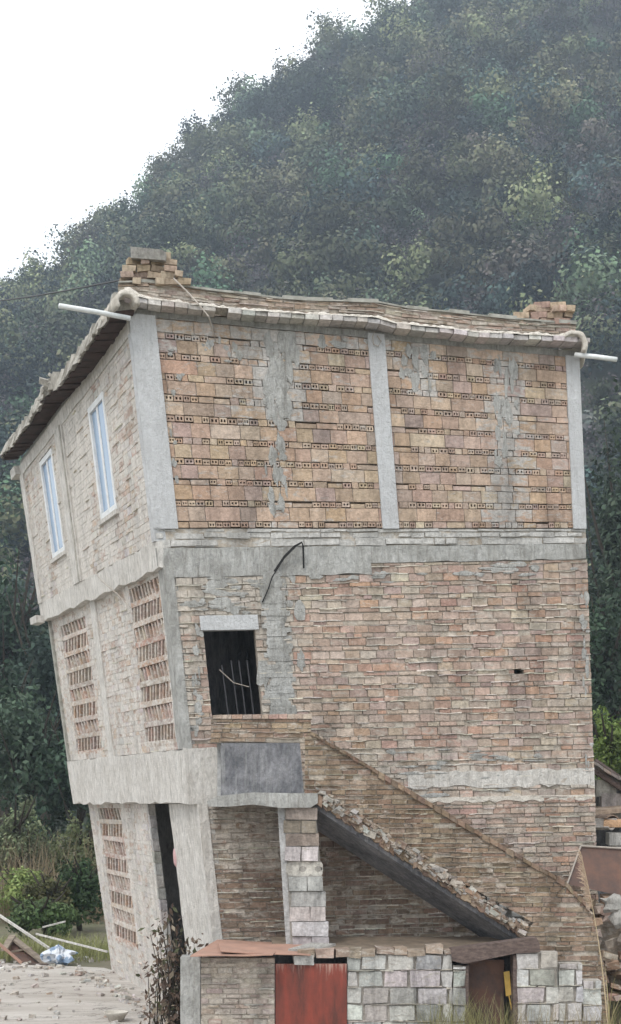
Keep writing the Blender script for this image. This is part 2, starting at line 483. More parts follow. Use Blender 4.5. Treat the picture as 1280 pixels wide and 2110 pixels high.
def blades(pts, h, w, col, lean=.35, seg=3, var=.25):
    """grass blades as bent strips; returns quads"""
    Q, K = [], []
    for p in pts:
        a = U(0, 6.28); hh = h * U(.55, 1.2); l = lean * U(.2, 1.2) * hh
        dx, dy = math.cos(a), math.sin(a); wx, wy = -dy * w / 2, dx * w / 2
        c = np.array(col) * U(1 - var, 1 + var)
        prev = None
        for s in range(seg + 1):
            f = s / seg; k = (1 - f * .9)
            q = np.array((p[0] + dx * l * f * f, p[1] + dy * l * f * f, p[2] + hh * (f - .18 * f * f * lean)))
            e = np.array((wx * k, wy * k, 0))
            cur = (q - e, q + e)
            if prev is not None:
                Q.append((prev[0], prev[1], cur[1], cur[0])); K.append(c)
            prev = cur
    return np.array(Q), np.array(K)

pts = [(U(-12, -5.2), U(40, 46), 0) for _ in range(1600)]
q, k = blades(pts, 2.3, .03, (.27, .215, .14), .4)
tag(quads_object("reed_bed", q, k, M_LEAF), "dry brown reeds standing between bushes left of the house", "reeds", kind="stuff")
pts = [(U(-9.5, -4.2), U(30.6, 34), 0) for _ in range(2600)]
q, k = blades(pts, .42, .02, (.25, .26, .11), .9)
tag(quads_object("rough_grass", q, k, M_LEAF), "rough yellow-green grass behind the scrap planks", "grass", kind="stuff")

# ------------------------------------------------------------------ the leaning house
NT = {3: ((270, 650), (328, 1165)), 2: ((340, 1165), (392, 1655)), 1: ((410, 1655), (464, 2137))}
RT = {3: ((1193, 738), (1210, 1150)), 2: ((1210, 1150), (1226, 1640)), 1: ((1226, 1640), (1241, 2114))}
FT = {3: ((42, 960), (88, 1275)), 2: ((103, 1275), (156, 1655)), 1: ((182, 1655), (231, 2002))}
DN, DR, DF = 21.0, 22.0, 29.0
def ext(p, q, k): return (p[0] + (p[0] - q[0]) * k, p[1] + (p[1] - q[1]) * k)
SIDE, FRONT, BACKF, ENDF, CORN = {}, {}, {}, {}, {}
for f in (1, 2, 3):
    nt, nb = W(*NT[f][0], DN), W(*NT[f][1], DN)
    rt, rb = W(*RT[f][0], DR), W(*RT[f][1], DR)
    ft, fb = W(*FT[f][0], DF), W(*FT[f][1], DF)
    bt, bb = rt + ft - nt, rb + fb - nb
    CORN[f] = (nt, nb, rt, rb, ft, fb, bt, bb)
    SIDE[f] = Face(nb, rb, rt, nt, (0, -1, 0))
    FRONT[f] = Face(nb, fb, ft, nt, (-1, 0, 0))
    ENDF[f] = Face(rb, bb, bt, rt, (1, 0, 0))
    BACKF[f] = Face(fb, bb, bt, ft, (0, 1, 0))

house = thing("leaning_house", W(400, HY + 480, 24) * 1.0, "tall tilted three-storey brick house with a broken tiled eave, leaning left below the wooded hill", "house")
house.location.z = 0

TAN = [(0.462, 0.341, 0.252), (0.491, 0.375, 0.282), (0.445, 0.341, 0.267), (0.426, 0.317, 0.251), (0.512, 0.403, 0.306), (0.417, 0.312, 0.246), (0.469, 0.337, 0.244), (0.494, 0.389, 0.311), (0.400, 0.311, 0.265), (0.442, 0.318, 0.240)]
PNK = [(0.464, 0.351, 0.289), (0.438, 0.345, 0.295), (0.484, 0.375, 0.301), (0.417, 0.317, 0.262), (0.458, 0.369, 0.311), (0.495, 0.398, 0.329), (0.411, 0.325, 0.279), (0.422, 0.294, 0.240), (0.478, 0.393, 0.335), (0.373, 0.291, 0.249), (0.508, 0.426, 0.356), (.47, .315, .235), (.41, .275, .215)]
DRK = [(.26, .185, .13), (.22, .155, .11), (.30, .22, .155), (.25, .17, .125), (.28, .21, .16), (.20, .145, .11)]
PALE = [(.55, .52, .50), (.50, .47, .45), (.58, .55, .53), (.52, .48, .45)]
BLK = [(.52, .51, .49), (.46, .455, .44), (.57, .56, .54), (.40, .39, .37), (.54, .52, .50)]
def vary(c, s=.12):
    k = U(1 - s, 1 + s); return tuple(min(.8, max(.02, x * k * U(.96, 1.04))) for x in c)

def clip_poly(poly, cl):
    """Sutherland-Hodgman against a convex ccw polygon"""
    out = poly
    for i in range(len(cl)):
        ax, ay = cl[i]; bx, by = cl[(i + 1) % len(cl)]
        ins = lambda p: (bx - ax) * (p[1] - ay) - (by - ay) * (p[0] - ax) >= -1e-9
        inp, out = out, []
        for j in range(len(inp)):
            p, q = inp[j - 1], inp[j]
            if ins(q) != ins(p):
                dx, dy = q[0] - p[0], q[1] - p[1]
                den = (bx - ax) * dy - (by - ay) * dx
                u = -((bx - ax) * (p[1] - ay) - (by - ay) * (p[0] - ax)) / den if abs(den) > 1e-12 else 0
                out.append((p[0] + dx * u, p[1] + dy * u))
            if ins(q): out.append(q)
        if not out: return []
    return out

def bricks(mb, face, pattern, pal, box=(0, 1, 0, 1), holes=(), poly=None, cem=None, lips=.0, depth=.10, j=.0035, thick=.20, lipcol=(.62, .57, .50, .0), proud=0.0, bk=-.015, mort=(.44, .385, .32, .5)):
    """lay courses of separate bricks over box (s0,s1,t0,t1) of a face, round its holes.
    pattern: list of (kind, height, length, joint); kinds: big, head (perforated ends), thin, rough"""
    L, H = face.L, face.H
    s0, s1, t0, t1 = box[0] * L, box[1] * L, box[2] * H, box[3] * H
    hs = [(a * L, b * L, c * H, d * H) for a, b, c, d in holes]
    pl = [(a * L, b * H) for a, b in poly] if poly else None
    z = t0; row = 0
    P = lambda a, b, o: face.pt(a / L, b / H, o + proud)
    while z < t1 - .015:
        kind, hgt, ln, jt = pattern[row % len(pattern)]
        hgt = hgt * U(.94, 1.06); ze = min(z + hgt, t1)
        spans = [(s0, s1)]; zm = (z + ze) / 2
        for a, b, c, d in hs:
            if c < zm < d:
                spans = [w for (u, v) in spans for w in (((u, min(v, a))), ((max(u, b), v))) if w[1] - w[0] > .03]
        back = bk if kind != 'head' else -.06
        for (u, v) in spans:
            # mortar bed behind this course
            mp = [(u, z), (v, z), (v, ze), (u, ze)]
            if pl: mp = clip_poly(mp, pl)
            if mp:
                kseg = max(1, int((v - u) / .8)) if not pl else 1
                for i in range(kseg):
                    if pl: q = mp
                    else:
                        a, b = lerp(u, v, i / kseg), lerp(u, v, (i + 1) / kseg); q = [(a, z), (b, z), (b, ze), (a, ze)]
                    vs = [P(x, y, back) for x, y in q] + [P(x, y, -thick) for x, y in q]; n = len(q)
                    mb.add(vs, [tuple(range(n))] + [(k_, n + k_, n + (k_ + 1) % n, (k_ + 1) % n) for k_ in range(n)] + [tuple(range(2 * n - 1, n - 1, -1))], mort if kind != 'head' else (.16, .12, .09, .1))
            x = u - U(0, ln * .9); run, flat = 0, False
            while x < v:
                l_ = ln * (U(.85, 1.15) if kind != 'rough' else U(.5, 1.7))
                if kind == 'head':
                    if run <= 0: flat = R.random() < .27; run = R.randint(1, 2) if flat else R.randint(2, 7)
                    run -= 1; l_ = U(.18, .34) if flat else ln * U(.75, 1.25)
                if kind == 'big' and U(0, 1) < .12: l_ *= 1.8
                a, b = max(u, x + jt / 2), min(v, x + l_ - jt / 2); x += l_
                if b - a < .015: continue
                if kind == 'rough' and U(0, 1) < .12: continue
                za, zb = z + jt * .4, ze - jt * .4
                if kind == 'rough': za += U(0, .012); zb -= U(0, .012)
                if kind == 'head' and flat: zb -= U(0, .03)
                q = [(a, za), (b, za), (b, zb), (a, zb)]
                if pl:
                    q = clip_poly(q, pl)
                    if len(q) < 3: continue
                cx, cz = (a + b) / 2, (za + zb) / 2
                ca = cem(*proj(P(cx, cz, 0))) if cem else .25
                col = (*vary(R.choice(pal(*proj(P(cx, cz, 0))) if callable(pal) else pal)), max(0, min(1, ca + U(-.12, .12))))
                o = U(-.004, .012) if kind not in ('rough', 'flush') else (U(-.01, .02) if kind == 'rough' else U(-.001, .005))
                if kind == 'head': za += U(0, .012); zb -= U(0, .014)
                if kind == 'head' and not flat and U(0, 1) < .8 and b - a > .06 and ca < .62 and zb - za > .04:
                    w = (b - a)
                    cuts = [a, a + w * .18, a + w * .40, a + w * .60, a + w * .82, b]
                    hz0, hz1 = za + (zb - za) * U(.2, .36), za + (zb - za) * U(.62, .82)
                    for (e0, e1, g0, g1) in ((a, b, za, hz0), (a, b, hz1, zb), (cuts[0], cuts[1], hz0, hz1), (cuts[2], cuts[3], hz0, hz1), (cuts[4], cuts[5], hz0, hz1)):
                        mb.hexa([P(e0, g0, o), P(e1, g0, o), P(e1, g1, o), P(e0, g1, o), P(e0, g0, -.05), P(e1, g0, -.05), P(e1, g1, -.05), P(e0, g1, -.05)], col, 0, False)
                    continue
                jj = lambda: Vector((U(-j, j), U(-j, j), U(-j, j)))
                n = len(q)
                vs = [P(x_, y_, o) + jj() for x_, y_ in q] + [P(x_, y_, -.10) for x_, y_ in q]
                mb.add(vs, [tuple(range(n))] + [(k_, n + k_, n + (k_ + 1) % n, (k_ + 1) % n) for k_ in range(n)], col)
            # squeezed-out mortar lips along the bed
            if lips:
                x = u
                while x < v - .05:
                    l_ = U(.08, .5); e = min(v, x + l_)
                    if U(0, 1) < lips:
                        zz = z + U(-.006, .008); th = U(.006, .016); oo = U(.008, .026)
                        k = max(1, int((e - x) / .09)); pp = []
                        hh = [(U(-.008, .008), U(.6, 1.3)) for _ in range(k + 1)]
                        ok = True
                        if pl:
                            ok = len(clip_poly([(x, zz - .01), (e, zz - .01), (e, zz + .02), (x, zz + .02)], pl)) == 4 and all(len(clip_poly([(p, zz), (p + .001, zz), (p, zz + .001)], pl)) >= 3 for p in (x, e))
                        if ok:
                            lc = (*vary(lipcol[:3], .15), lipcol[3])
                            for i in range(k):
                                A, B = lerp(x, e, i / k), lerp(x, e, (i + 1) / k)
                                (d0, m0), (d1, m1) = hh[i], hh[i + 1]
                                mb.hexa([P(A, zz + d0 - th * m0 / 2, oo), P(B, zz + d1 - th * m1 / 2, oo), P(B, zz + d1 + th * m1 / 2, oo), P(A, zz + d0 + th * m0 / 2, oo),
                                         P(A, zz + d0 - th * m0, -.03), P(B, zz + d1 - th * m1, -.03), P(B, zz + d1 + th * m1, -.03), P(A, zz + d0 + th * m0, -.03)], lc, 0, False)
                    x = e + U(0, .12)
        z = ze; row += 1

def strip(mb, face, s0, s1, t0, t1, o0, o1, n=24, rag=(0, 0), bul=.008, m=3):
    """cast band with uneven arrises: gridded front + sides"""
    P = face.pt; vs = []; L, H = face.L, face.H
    for k in range(m + 1):
        for i in range(n + 1):
            s = lerp(s0, s1, i / n); t = lerp(t0, t1, k / m)
            e = rag[0] if k == 0 else (rag[1] if k == m else 0)
            vs.append(P(s, t + U(-e, e) / H, o1 + bul * .8 * mnoise.noise(P(s, t, 0) * 2.2) + U(-bul, bul) * .18))
    fs = [(k * (n + 1) + i, k * (n + 1) + i + 1, (k + 1) * (n + 1) + i + 1, (k + 1) * (n + 1) + i) for k in range(m) for i in range(n)]
    b = len(vs)
    for i in range(n + 1): vs.append(P(lerp(s0, s1, i / n), t0, o0))
    for i in range(n + 1): vs.append(P(lerp(s0, s1, i / n), t1, o0))
    top = m * (n + 1)
    for i in range(n):
        fs.append((b + i, b + i + 1, i + 1, i)); fs.append((top + i, top + i + 1, b + n + 1 + i + 1, b + n + 1 + i))
    fs.append(tuple([b, *[k * (n + 1) for k in range(m + 1)], b + n + 1]))
    fs.append(tuple([b + 2 * n + 1, *[k * (n + 1) + n for k in range(m, -1, -1)], b + n]))
    mb.add(vs, fs)

S1, S2, S3, A1, A2, A3 = SIDE[1], SIDE[2], SIDE[3], FRONT[1], FRONT[2], FRONT[3]

# --- storey 3, long side wall
def cem3(px, py):
    c = .22
    c = max(c, 1.0 - abs(px - (565 + (py - 700) * .02)) / 75 * .6 if py < 870 else .56 - abs(px - 575) / 40 * .4)
    c = max(c, .72 - abs(px - 870) / 120 if py < 820 else 0)
    c = max(c, .82 - abs(px - 1045) / 60 * .6)
    if py < 715: c = max(c, .58)
    return c
cA = S3.rect((271, 690), (318, 690), (372, 1078), (329, 1083))
cB = S3.rect((763, 690), (796, 700), (818, 1087), (782, 1088))
cC = S3.rect((1166, 735), (1194, 738), (1208, 1098), (1180, 1098))
tb = S3.inv(720, 1088)[1]; tt = S3.inv(700, 690)[1]
pat3 = [('head', .095, .115, .012), ('big', .19, .27, .010)]
m = MB()
bricks(m, S3, pat3, TAN, (cA[1], cB[0], tb, tt), cem=cem3)
bricks(m, S3, pat3, TAN[2:] + PNK[:3], (cB[1], cC[0], tb, tt), cem=cem3)
m.build("side_wall", M_BRICK, house)
m = MB(); strip(m, S3, 0, 1, tt, 1.0, -.2, .02, 40, (.02, 0), .01); m.build("ring_beam", M_BEAM, house)
for c, e in ((cA, .03), (cB, .035), (cC, .03)):
    m = MB(); strip(m, S3, max(0, c[0]) if c is not cA else -.004, min(1, c[1]), tb - .004, tt + .004 + (.015 if c is cB else 0), -.22, e, 4, (.0, .0), .006, 16)
    ob = m.build("column", M_CONC, house)
# band between storeys 3 and 2: a rough course above a smooth cast beam
tm = S3.inv(600, 1126)[1]; tlow = -.03
m = MB(); bricks(m, S3, [('rough', .11, .34, .012), ('rough', .09, .26, .012)], BLK[:3], (0, 1, tm, tb - .002), cem=lambda a, b: .98, j=.010); m.build("course_band", M_BANDB, house)
m = MB(); strip(m, S3, -.004, S3.inv(1206, 1120)[0], -.004, tm - .002, -.2, .018, 36, (.012, .01), .008)
m.build("floor_beam", M_BEAM, house)
sB = S2.inv(765, 1170)[0]
m = MB(); strip(m, S2, .0, sB, S2.inv(600, 1186)[1], .998, -.2, .02, 16, (.02, .0), .006); m.build("floor_beam", M_BEAM, house)

# --- storey 2, long side wall with the doorway onto the landing
dr = S2.rect((421, 1298), (528, 1302), (545, 1530), (440, 1530))
def cem2(px, py):
    c = .30
    if px < 600 and py < 1275: c = .92
    if 400 > px: c = max(c, .62)
    if 535 < px < 610: c = max(c, .95 - abs(px - 570) / 80)
    if py > 1545: c = max(c, .42 + .3 * math.exp(-((py - 1605) / 22) ** 2))
    if px > 1160: c = max(c, .38)
    return c
pat2 = [('thin', .115, .245, .014), ('rough', .075, .21, .016)]
m = MB()
hole = S2.rect((1059, 1376), (1079, 1376), (1079, 1387), (1060, 1387)); t186 = S2.inv(600, 1186)[1]
bricks(m, S2, pat2, PNK, (0.012, 1, .0, t186), holes=[dr, hole], cem=cem2, lips=.55)
bricks(m, S2, pat2, PNK, (sB, 1, t186, .996), cem=cem2, lips=.55)
m.build("side_wall", M_OLD, house)
li = S2.rect((410, 1266), (534, 1270), (530, 1299), (414, 1297))
m = MB(); strip(m, S2, li[0], li[1], li[2], li[3], -.15, .03, 6, (.004, .004), .004); m.build("lintel", M_CONC, house)
pj = S2.rect((540, 1185), (592, 1185), (600, 1472), (552, 1472))
m = MB()
for k in range(34):     # hand-trowelled cement over the jamb, one rough dab above another
    t0 = lerp(pj[2], pj[3], k / 34); t1_ = lerp(pj[2], pj[3], (k + 1.15) / 34)
    m.slab(S2, pj[0] + U(-.004, .010), pj[1] + U(-.016, .012), t0, min(t1_, pj[3]), -.05, .016 + U(0, .014), j=.005)
m.build("cement_pilaster", M_BEAM, house)
m = MB(); strip(m, S1, S1.inv(880, 1660)[0], 1.0, .985, 1.006, -.05, .014, 30, (.02, .004), .01); m.build("cement_band", M_EAVE, house)
bs = S2.rect((830, 1585), (1222, 1590), (1226, 1618), (850, 1622))
m = MB(); strip(m, S2, bs[0], 1.0, bs[2] , bs[3], -.05, .016, 24, (.03, .02), .012); m.build("cement_band", M_PLAST, house)
# bars standing in the doorway, with a loose wire across them
dm = MB()
for k, fx in enumerate((.36, .55, .70, .86)):
    a = lerp(dr[0], dr[1], fx)
    dm.tube([S2.pt(a, dr[2], -.12), S2.pt(a - .006, lerp(dr[2], dr[3], .74 if k else .7), -.13)], .011, .011, 6, (.05, .05, .055))
dm.build("door_bars", M_METAL, house)
ww = MB(); ww.tube([S2.pt(lerp(dr[0], dr[1], .25), lerp(dr[2], dr[3], .66), -.1), S2.pt(lerp(dr[0], dr[1], .5), lerp(dr[2], dr[3], .54), -.09), S2.pt(lerp(dr[0], dr[1], .8), lerp(dr[2], dr[3], .50), -.1)], .007, .007, 5)
tag(ww.build("loose_wire", M_WIRE, origin=S2.pt(lerp(dr[0], dr[1], .5), lerp(dr[2], dr[3], .54), -.09)), "thin pale wire slung across the bars of the dark doorway", "wire")

# cement slopped down the brickwork, dab over dab
def splashes(face, zones, matl, name):
    m = MB()
    for (x0, x1, y0, y1, n, w, h) in zones:
        for _ in range(n):
            px = x0 + (x1 - x0) * (U(0, 1) + U(0, 1)) / 2; py = U(y0, y1)
            s_, t_ = face.inv(px, py); ww_, hh_ = w * U(.35, 1.3), h * U(.25, 1.3); o = U(.009, .019); k_ = 14; ph = U(0, 9)
            ring = []
            for i in range(k_):
                a = 2 * math.pi * i / k_; r = 1 + .55 * mnoise.noise(Vector((math.cos(a) * 1.8 + ph, math.sin(a) * 1.8, ph))) + U(-.1, .1)
                ring.append((s_ + math.cos(a) * r * ww_ / face.L, max(.004, min(.994, t_ + math.sin(a) * r * hh_ / face.H))))
            vs = [face.pt(s_, t_, o + .004)] + [face.pt(a, b, o) for a, b in ring] + [face.pt(a, b, -.01) for a, b in ring]
            fs = [(0, 1 + i, 1 + (i + 1) % k_) for i in range(k_)] + [(1 + i, 1 + k_ + i, 1 + k_ + (i + 1) % k_, 1 + (i + 1) % k_) for i in range(k_)]
            m.add(vs, fs)
    return tag(m.build(name, matl, house), kind="stuff")
splashes(S3, [(535, 615, 700, 860, 46, .07, .16), (545, 600, 860, 1060, 22, .05, .12), (400, 520, 700, 745, 10, .06, .06), (820, 900, 720, 800, 16, .05, .12), (1015, 1075, 740, 950, 26, .05, .13), (640, 760, 695, 715, 8, .10, .04), (340, 380, 720, 1060, 10, .04, .06)], M_BEAM, "cement_splash")
splashes(S2, [(535, 622, 1175, 1460, 44, .07, .13), (360, 540, 1190, 1262, 34, .12, .05), (395, 420, 1280, 1520, 16, .04, .08), (600, 900, 1180, 1200, 10, .12, .03), (640, 1200, 1540, 1640, 30, .14, .03), (900, 1210, 1160, 1185, 16, .13, .03), (1195, 1220, 1200, 1600, 22, .03, .08)], M_BEAM, "cement_splash")

# --- storey 1, long side wall (seen under the landing and the stairs)
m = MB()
bricks(m, S1, [('thin', .085, .23, .012), ('rough', .06, .2, .014)], lambda px, py: PNK if py < 1500 + .6 * (px - 640) else [(.25, .185, .14), (.225, .165, .125), (.275, .205, .16), (.205, .15, .115), (.255, .18, .135)], (.0, 1, .0, .999), cem=lambda a, b: .66 if (a < 600 and b < 1790) else .36, lips=.3)  # below the stair line the palette carries dirt plus painted recess shade
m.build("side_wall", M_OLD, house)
# plain rear and end walls, floors and roof deck
for f in (1, 2, 3):
    m = MB(); m.slab(ENDF[f], .03, 1, 0, .999, -.2, -.001); m.slab(BACKF[f], .02, .98, 0, .999, -.2, -.001)
    m.build("rear_wall", M_BEAM, house)
    nt, nb, rt, rb, ft, fb, bt, bb = CORN[f]
    c = (nb + rb + fb + bb) / 4
    sh = lambda p: p.lerp(c, .035)
    if f > 1:
        q = [sh(p) for p in (nb, rb, bb, fb)]
        m = MB(); m.prism(q, (0, 0, .12)); m.build("floor_slab", M_BEAM, house)
    else:
        m = MB(); m.prism([sh(p) for p in (nb, rb, bb, fb)], (0, 0, .10)); m.build("floor_slab", M_BEAM, house)
nt, nb, rt, rb, ft, fb, bt, bb = CORN[3]
m = MB(); m.prism([p + Vector((0, 0, .002)) for p in (nt, rt, bt, ft)], (0, 0, .10)); m.build("roof_slab", M_BEAM, house)
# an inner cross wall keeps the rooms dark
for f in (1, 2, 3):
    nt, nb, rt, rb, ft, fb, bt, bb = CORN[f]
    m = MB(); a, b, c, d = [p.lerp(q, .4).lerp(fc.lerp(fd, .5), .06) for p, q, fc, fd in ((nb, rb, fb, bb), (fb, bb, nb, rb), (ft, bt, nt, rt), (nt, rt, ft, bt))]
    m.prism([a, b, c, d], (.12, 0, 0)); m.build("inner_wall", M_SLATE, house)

# --- facade, storey 3
w1 = A3.rect((207, 808), (180, 850), (212, 1072), (248, 1045))
w2 = A3.rect((103, 932), (72, 962), (120, 1146), (139, 1132))
cemf = lambda px, py: .60 + .10 * math.sin(px * .09) + (.25 if 118 < px < 190 else 0)
def wall_with(face, box, holes, matl, name, pal, cem, pat, lips=.12):
    m = MB(); bricks(m, face, pat, pal, box, holes, cem=cem, lips=lips, thick=.11, bk=-.004, mort=(.46, .42, .38, .9), j=.0025); return m.build(name, matl, house)
patF = [('flush', .115, .25, .007), ('flush', .068, .22, .007)]
t3b = A3.inv(205, 1178)[1]
wall_with(A3, (.012, 1, t3b, .93), [w1, w2], M_FACADE, "front_wall", PNK[:5] + PALE, cemf, patF)
m = MB(); strip(m, A3, .012, 1.03, .93, 1.0, -.2, .02, 20, (.02, 0), .01); m.build("ring_beam", M_PLAST, house)
m = MB(); strip(m, A3, -.004, 1.01, -.015, t3b, -.2, .015, 26, (.035, .02), .012); m.build("floor_beam", M_PLAST, house)
for px in ((268, 690, 329, 1083), (108, 860, 176, 1215), (46, 965, 84, 1240)):
    a = A3.inv(px[0], px[1])[0]; b = A3.inv(px[2], px[3])[0]; mid = (a + b) / 2
    m = MB(); w = .034 if px[0] == 108 else .018
    strip(m, A3, mid - w if px[0] < 200 else -.002, mid + w if px[0] < 200 else .016, t3b - .002, .932, -.2, .035, 3, (0, 0), .01, 14); m.build("column", M_PLAST if px[0] < 200 else M_CONC, house)
m = MB(); a = A3.inv(118, 858)[0]; m.slab(A3, A3.inv(124, 858)[0] - .004, A3.inv(124, 858)[0] + .004, t3b, .93, .03, .05, j=.004); m.build("downpipe", M_EAVEF, house)
for w in (w1, w2):
    f = MB(); e = .011; s0, s1, t0, t1 = w
    ht = e * A3.L / A3.H
    for bx in ((s0, s0 + e, t0, t1), (s1 - e, s1, t0, t1), (s0 + e, s1 - e, t0, t0 + ht), (s0 + e, s1 - e, t1 - ht, t1)):
        f.slab(A3, *bx, -.06, .012)
    mid = lerp(s0, s1, .52); f.slab(A3, mid - .006, mid + .006, t0 + ht, t1 - ht, -.05, -.008)
    fr = f.build("window", M_FRAME, house)
    for a, b, o in ((s0 + e, mid - .006, -.018), (mid + .006, s1 - e, -.03)):
        p = MB(); p.slab(A3, a, b, t0 + ht, t1 - ht, o - .012, o); p.build("pane", M_GLASS, fr)
    si = MB(); si.slab(A3, s0 - .01, s1 + .01, t0 - ht * .8, t0 - .002, -.05, .05); si.build("sill", M_PLAST, fr)

# --- facade, storey 2: two brick lattices
def lattice(face, r, rows, fins, name="lattice_panel"):
    m = MB(); s0, s1, t0, t1 = r; H, L = face.H, face.L
    rh = (t1 - t0) / rows
    for k in range(rows):
        a = t0 + rh * k
        m.slab(face, s0, s1, a, a + rh * .27, -.09, .0, (*vary(R.choice(PNK)), .5), j=.006)
        n = fins; sl = (1 if k % 2 else -1) * .25
        for i in range(n):
            c0 = lerp(s0, s1, (i + .5) / n); w = (s1 - s0) / n * .20; d = (s1 - s0) / n * sl
            col = (*vary(R.choice(PNK)), .42)
            P = face.pt; lo, hi = a + rh * .27, a + rh; o1 = U(-.02, -.004); o0 = -.085
            m.hexa([P(c0 - w - d, lo, o1), P(c0 + w - d, lo, o1), P(c0 + w + d, hi, o1), P(c0 - w + d, hi, o1),
                    P(c0 - w - d, lo, o0), P(c0 + w - d, lo, o0), P(c0 + w + d, hi, o0), P(c0 - w + d, hi, o0)], col)
    return m.build(name, M_FACADE, house)
l1 = A2.rect((318, 1190), (262, 1215), (308, 1540), (372, 1532))
l2 = A2.rect((178, 1262), (126, 1290), (160, 1556), (208, 1553))
t2b = A2.inv(260, 1556)[1]
wall_with(A2, (.012, 1, t2b, .995), [l1, l2], M_FACADE, "front_wall", PNK[:6] + PALE, lambda a, b: .60, patF, .08)
lattice(A2, l1, 8, 9); lattice(A2, l2, 8, 8)
m = MB(); strip(m, A2, -.006, 1.015, .0, t2b - .001, -.25, .03, 26, (.03, .02), .012, 6); m.build("floor_beam", M_PLAST, house)
m = MB(); strip(m, S2, -.004, S2.inv(457, 1600)[0], .0, S2.inv(420, 1541)[1], -.1, .035, 6, (.02, .01), .012, 6); m.build("beam_end", M_PLAST, house)
m = MB(); a = A2.inv(193, 1240)[0]
strip(m, A2, a - .022, a + .022, t2b, .995, -.2, .03, 3, (0, 0), .01, 12); m.build("column", M_PLAST, house)
m = MB(); strip(m, A2, -.002, .03, t2b, .99, -.2, .03, 3, (0, 0), .012, 14); m.build("column", M_BEAM, house)
m = MB(); strip(m, S2, -.004, .018, S2.inv(420, 1545)[1], .99, -.2, .03, 3, (0, 0), .012, 14); m.build("column", M_BEAM, house)
m = MB(); m.slab(A2, .985, 1.0, t2b, .99, -.02, .05, j=.006); m.build("downpipe", M_SHEETTOP, house)
m = MB(); m.slab(A3, .98, 1.06, -.03, .015, .0, .16, j=.01); m.build("beam_stub", M_PLAST, house)
m = MB(); m.slab(A3, 1.0, 1.055, .945, 1.0, -.1, .12, j=.01); m.build("beam_stub", M_PLAST, house)

# --- facade, storey 1: lattice, tall dark doorway, white column
l3 = A1.rect((250, 1662), (206, 1662), (236, 1945), (282, 1945))
d1 = A1.rect((356, 1658), (309, 1658), (352, 2060), (396, 2060)); d1 = (d1[0], d1[1], .02, .998)
wall_with(A1, (d1[1] + .0, 1, 0, .998), [l3], M_FACADE, "front_wall", PNK[:5] + PALE * 2, lambda a, b: .62, patF, .08)
lattice(A1, l3, 8, 8)
m = MB(); strip(m, A1, -.002, d1[0], 0, .998, -.2, .03, 8, (0, 0), .015, 20); m.build("column", M_PLAST, house)
cw = S1.inv(417, 1660)[0]
m = MB(); strip(m, S1, -.004, max(.02, cw), .0, .998, -.1, .03, 3, (0, 0), .012, 18); m.build("column", M_PLAST, house)
m = MB()
for k in range(17):
    m.slab(A1, d1[1] - .004, d1[1] + .012, k / 17 + .002, (k + 1) / 17 - .003, -.10, .012, (*vary(R.choice(BLK)), .3), j=.008)
m.build("door_jamb", M_BLOCK, house)

# --- roof edge: brick course, lumpy mortar rim, low parapet
EV = [(240, 628), (264, 632), (322, 643), (400, 652), (480, 661), (560, 667), (640, 671), (700, 674), (771, 678), (800, 688), (850, 694), (900, 698), (970, 707), (1080, 712), (1190, 717), (1240, 720)]
PT = [(240, 583), (300, 580), (375, 590), (440, 600), (500, 606), (600, 618), (700, 621), (775, 623), (800, 628), (850, 637), (900, 641), (1000, 652), (1045, 657), (1182, 668), (1240, 672)]
wa, wb = W(244, 632, DN), W(1204, 718, DR)
wdir = Vector((wb.x - wa.x, wb.y - wa.y, 0)); Lw = wdir.length
nrm = Vector((wdir.y, -wdir.x, 0)).normalized()
def edge_pt(s, tab, dy=0):
    p = Vector((wa.x, wa.y, 0)) + wdir * s
    px = CX + p.x / p.y * F
    p.z = EYE + (HY - (interp(tab, px) + dy)) / F * p.y
    return p
m = MB(); x = 0.012; split_done = False
while x < .985:
    if x > .19 and not split_done:
        split_done = True; m.build("eave_course", M_FACADE, house); m = MB()
    l_ = U(.16, .24) / Lw
    if not (.185 < x < .20):
        a, b = x, x + l_ * .94; dz = U(-.008, .008); o = .30 + U(-.02, .03)
        pa, pb = edge_pt(a, EV), edge_pt(b, EV); up = Vector((0, 0, .066 + U(-.01, .012))); z0 = Vector((0, 0, dz))
        m.hexa([pa + nrm * o + z0, pb + nrm * o + z0, pb + nrm * o + up + z0, pa + nrm * o + up + z0, pa - nrm * .02 + z0, pb - nrm * .02 + z0, pb - nrm * .02 + up + z0, pa - nrm * .02 + up + z0], (*vary(R.choice(PALE)), .3), j if False else 0)
    x += l_
m.build("eave_course", M_FACADE, house)
m = MB(); n, kk = 260, 9; vs = []; fs = []
for i in range(n + 1):
    s = lerp(.012, .985, i / n); p = edge_pt(s, EV) + Vector((0, 0, .066)); px, _ = proj(p)
    hgt = .060 + .035 * mnoise.noise(Vector((s * 30, 0, 3))) + .03 * mnoise.noise(Vector((s * 110, 2, 3)))
    hgt += .08 * math.exp(-((px - 262) / 28) ** 2) + .03 * math.exp(-((px - 1180) / 26) ** 2)
    out = .31 + .03 * mnoise.noise(Vector((s * 45, 7, 1)))
    for k in range(kk):
        a = math.pi * k / (kk - 1); wob = 1 + .12 * mnoise.noise(Vector((s * 60, a * 2, 11))) + .10 * mnoise.noise(Vector((s * 160, a * 3, 4)))
        vs.append(p + nrm * (out / 2 + math.cos(a) * out / 2 * wob) + Vector((0, 0, math.sin(a) * hgt * wob)))
for i in range(n):
    for k in range(kk - 1): fs.append((i * kk + k, (i + 1) * kk + k, (i + 1) * kk + k + 1, i * kk + k + 1))
fs.append(tuple(range(kk))); fs.append(tuple(n * kk + k for k in range(kk - 1, -1, -1)))
m.add(vs, fs); m.build("mortar_rim", M_EAVE, house)
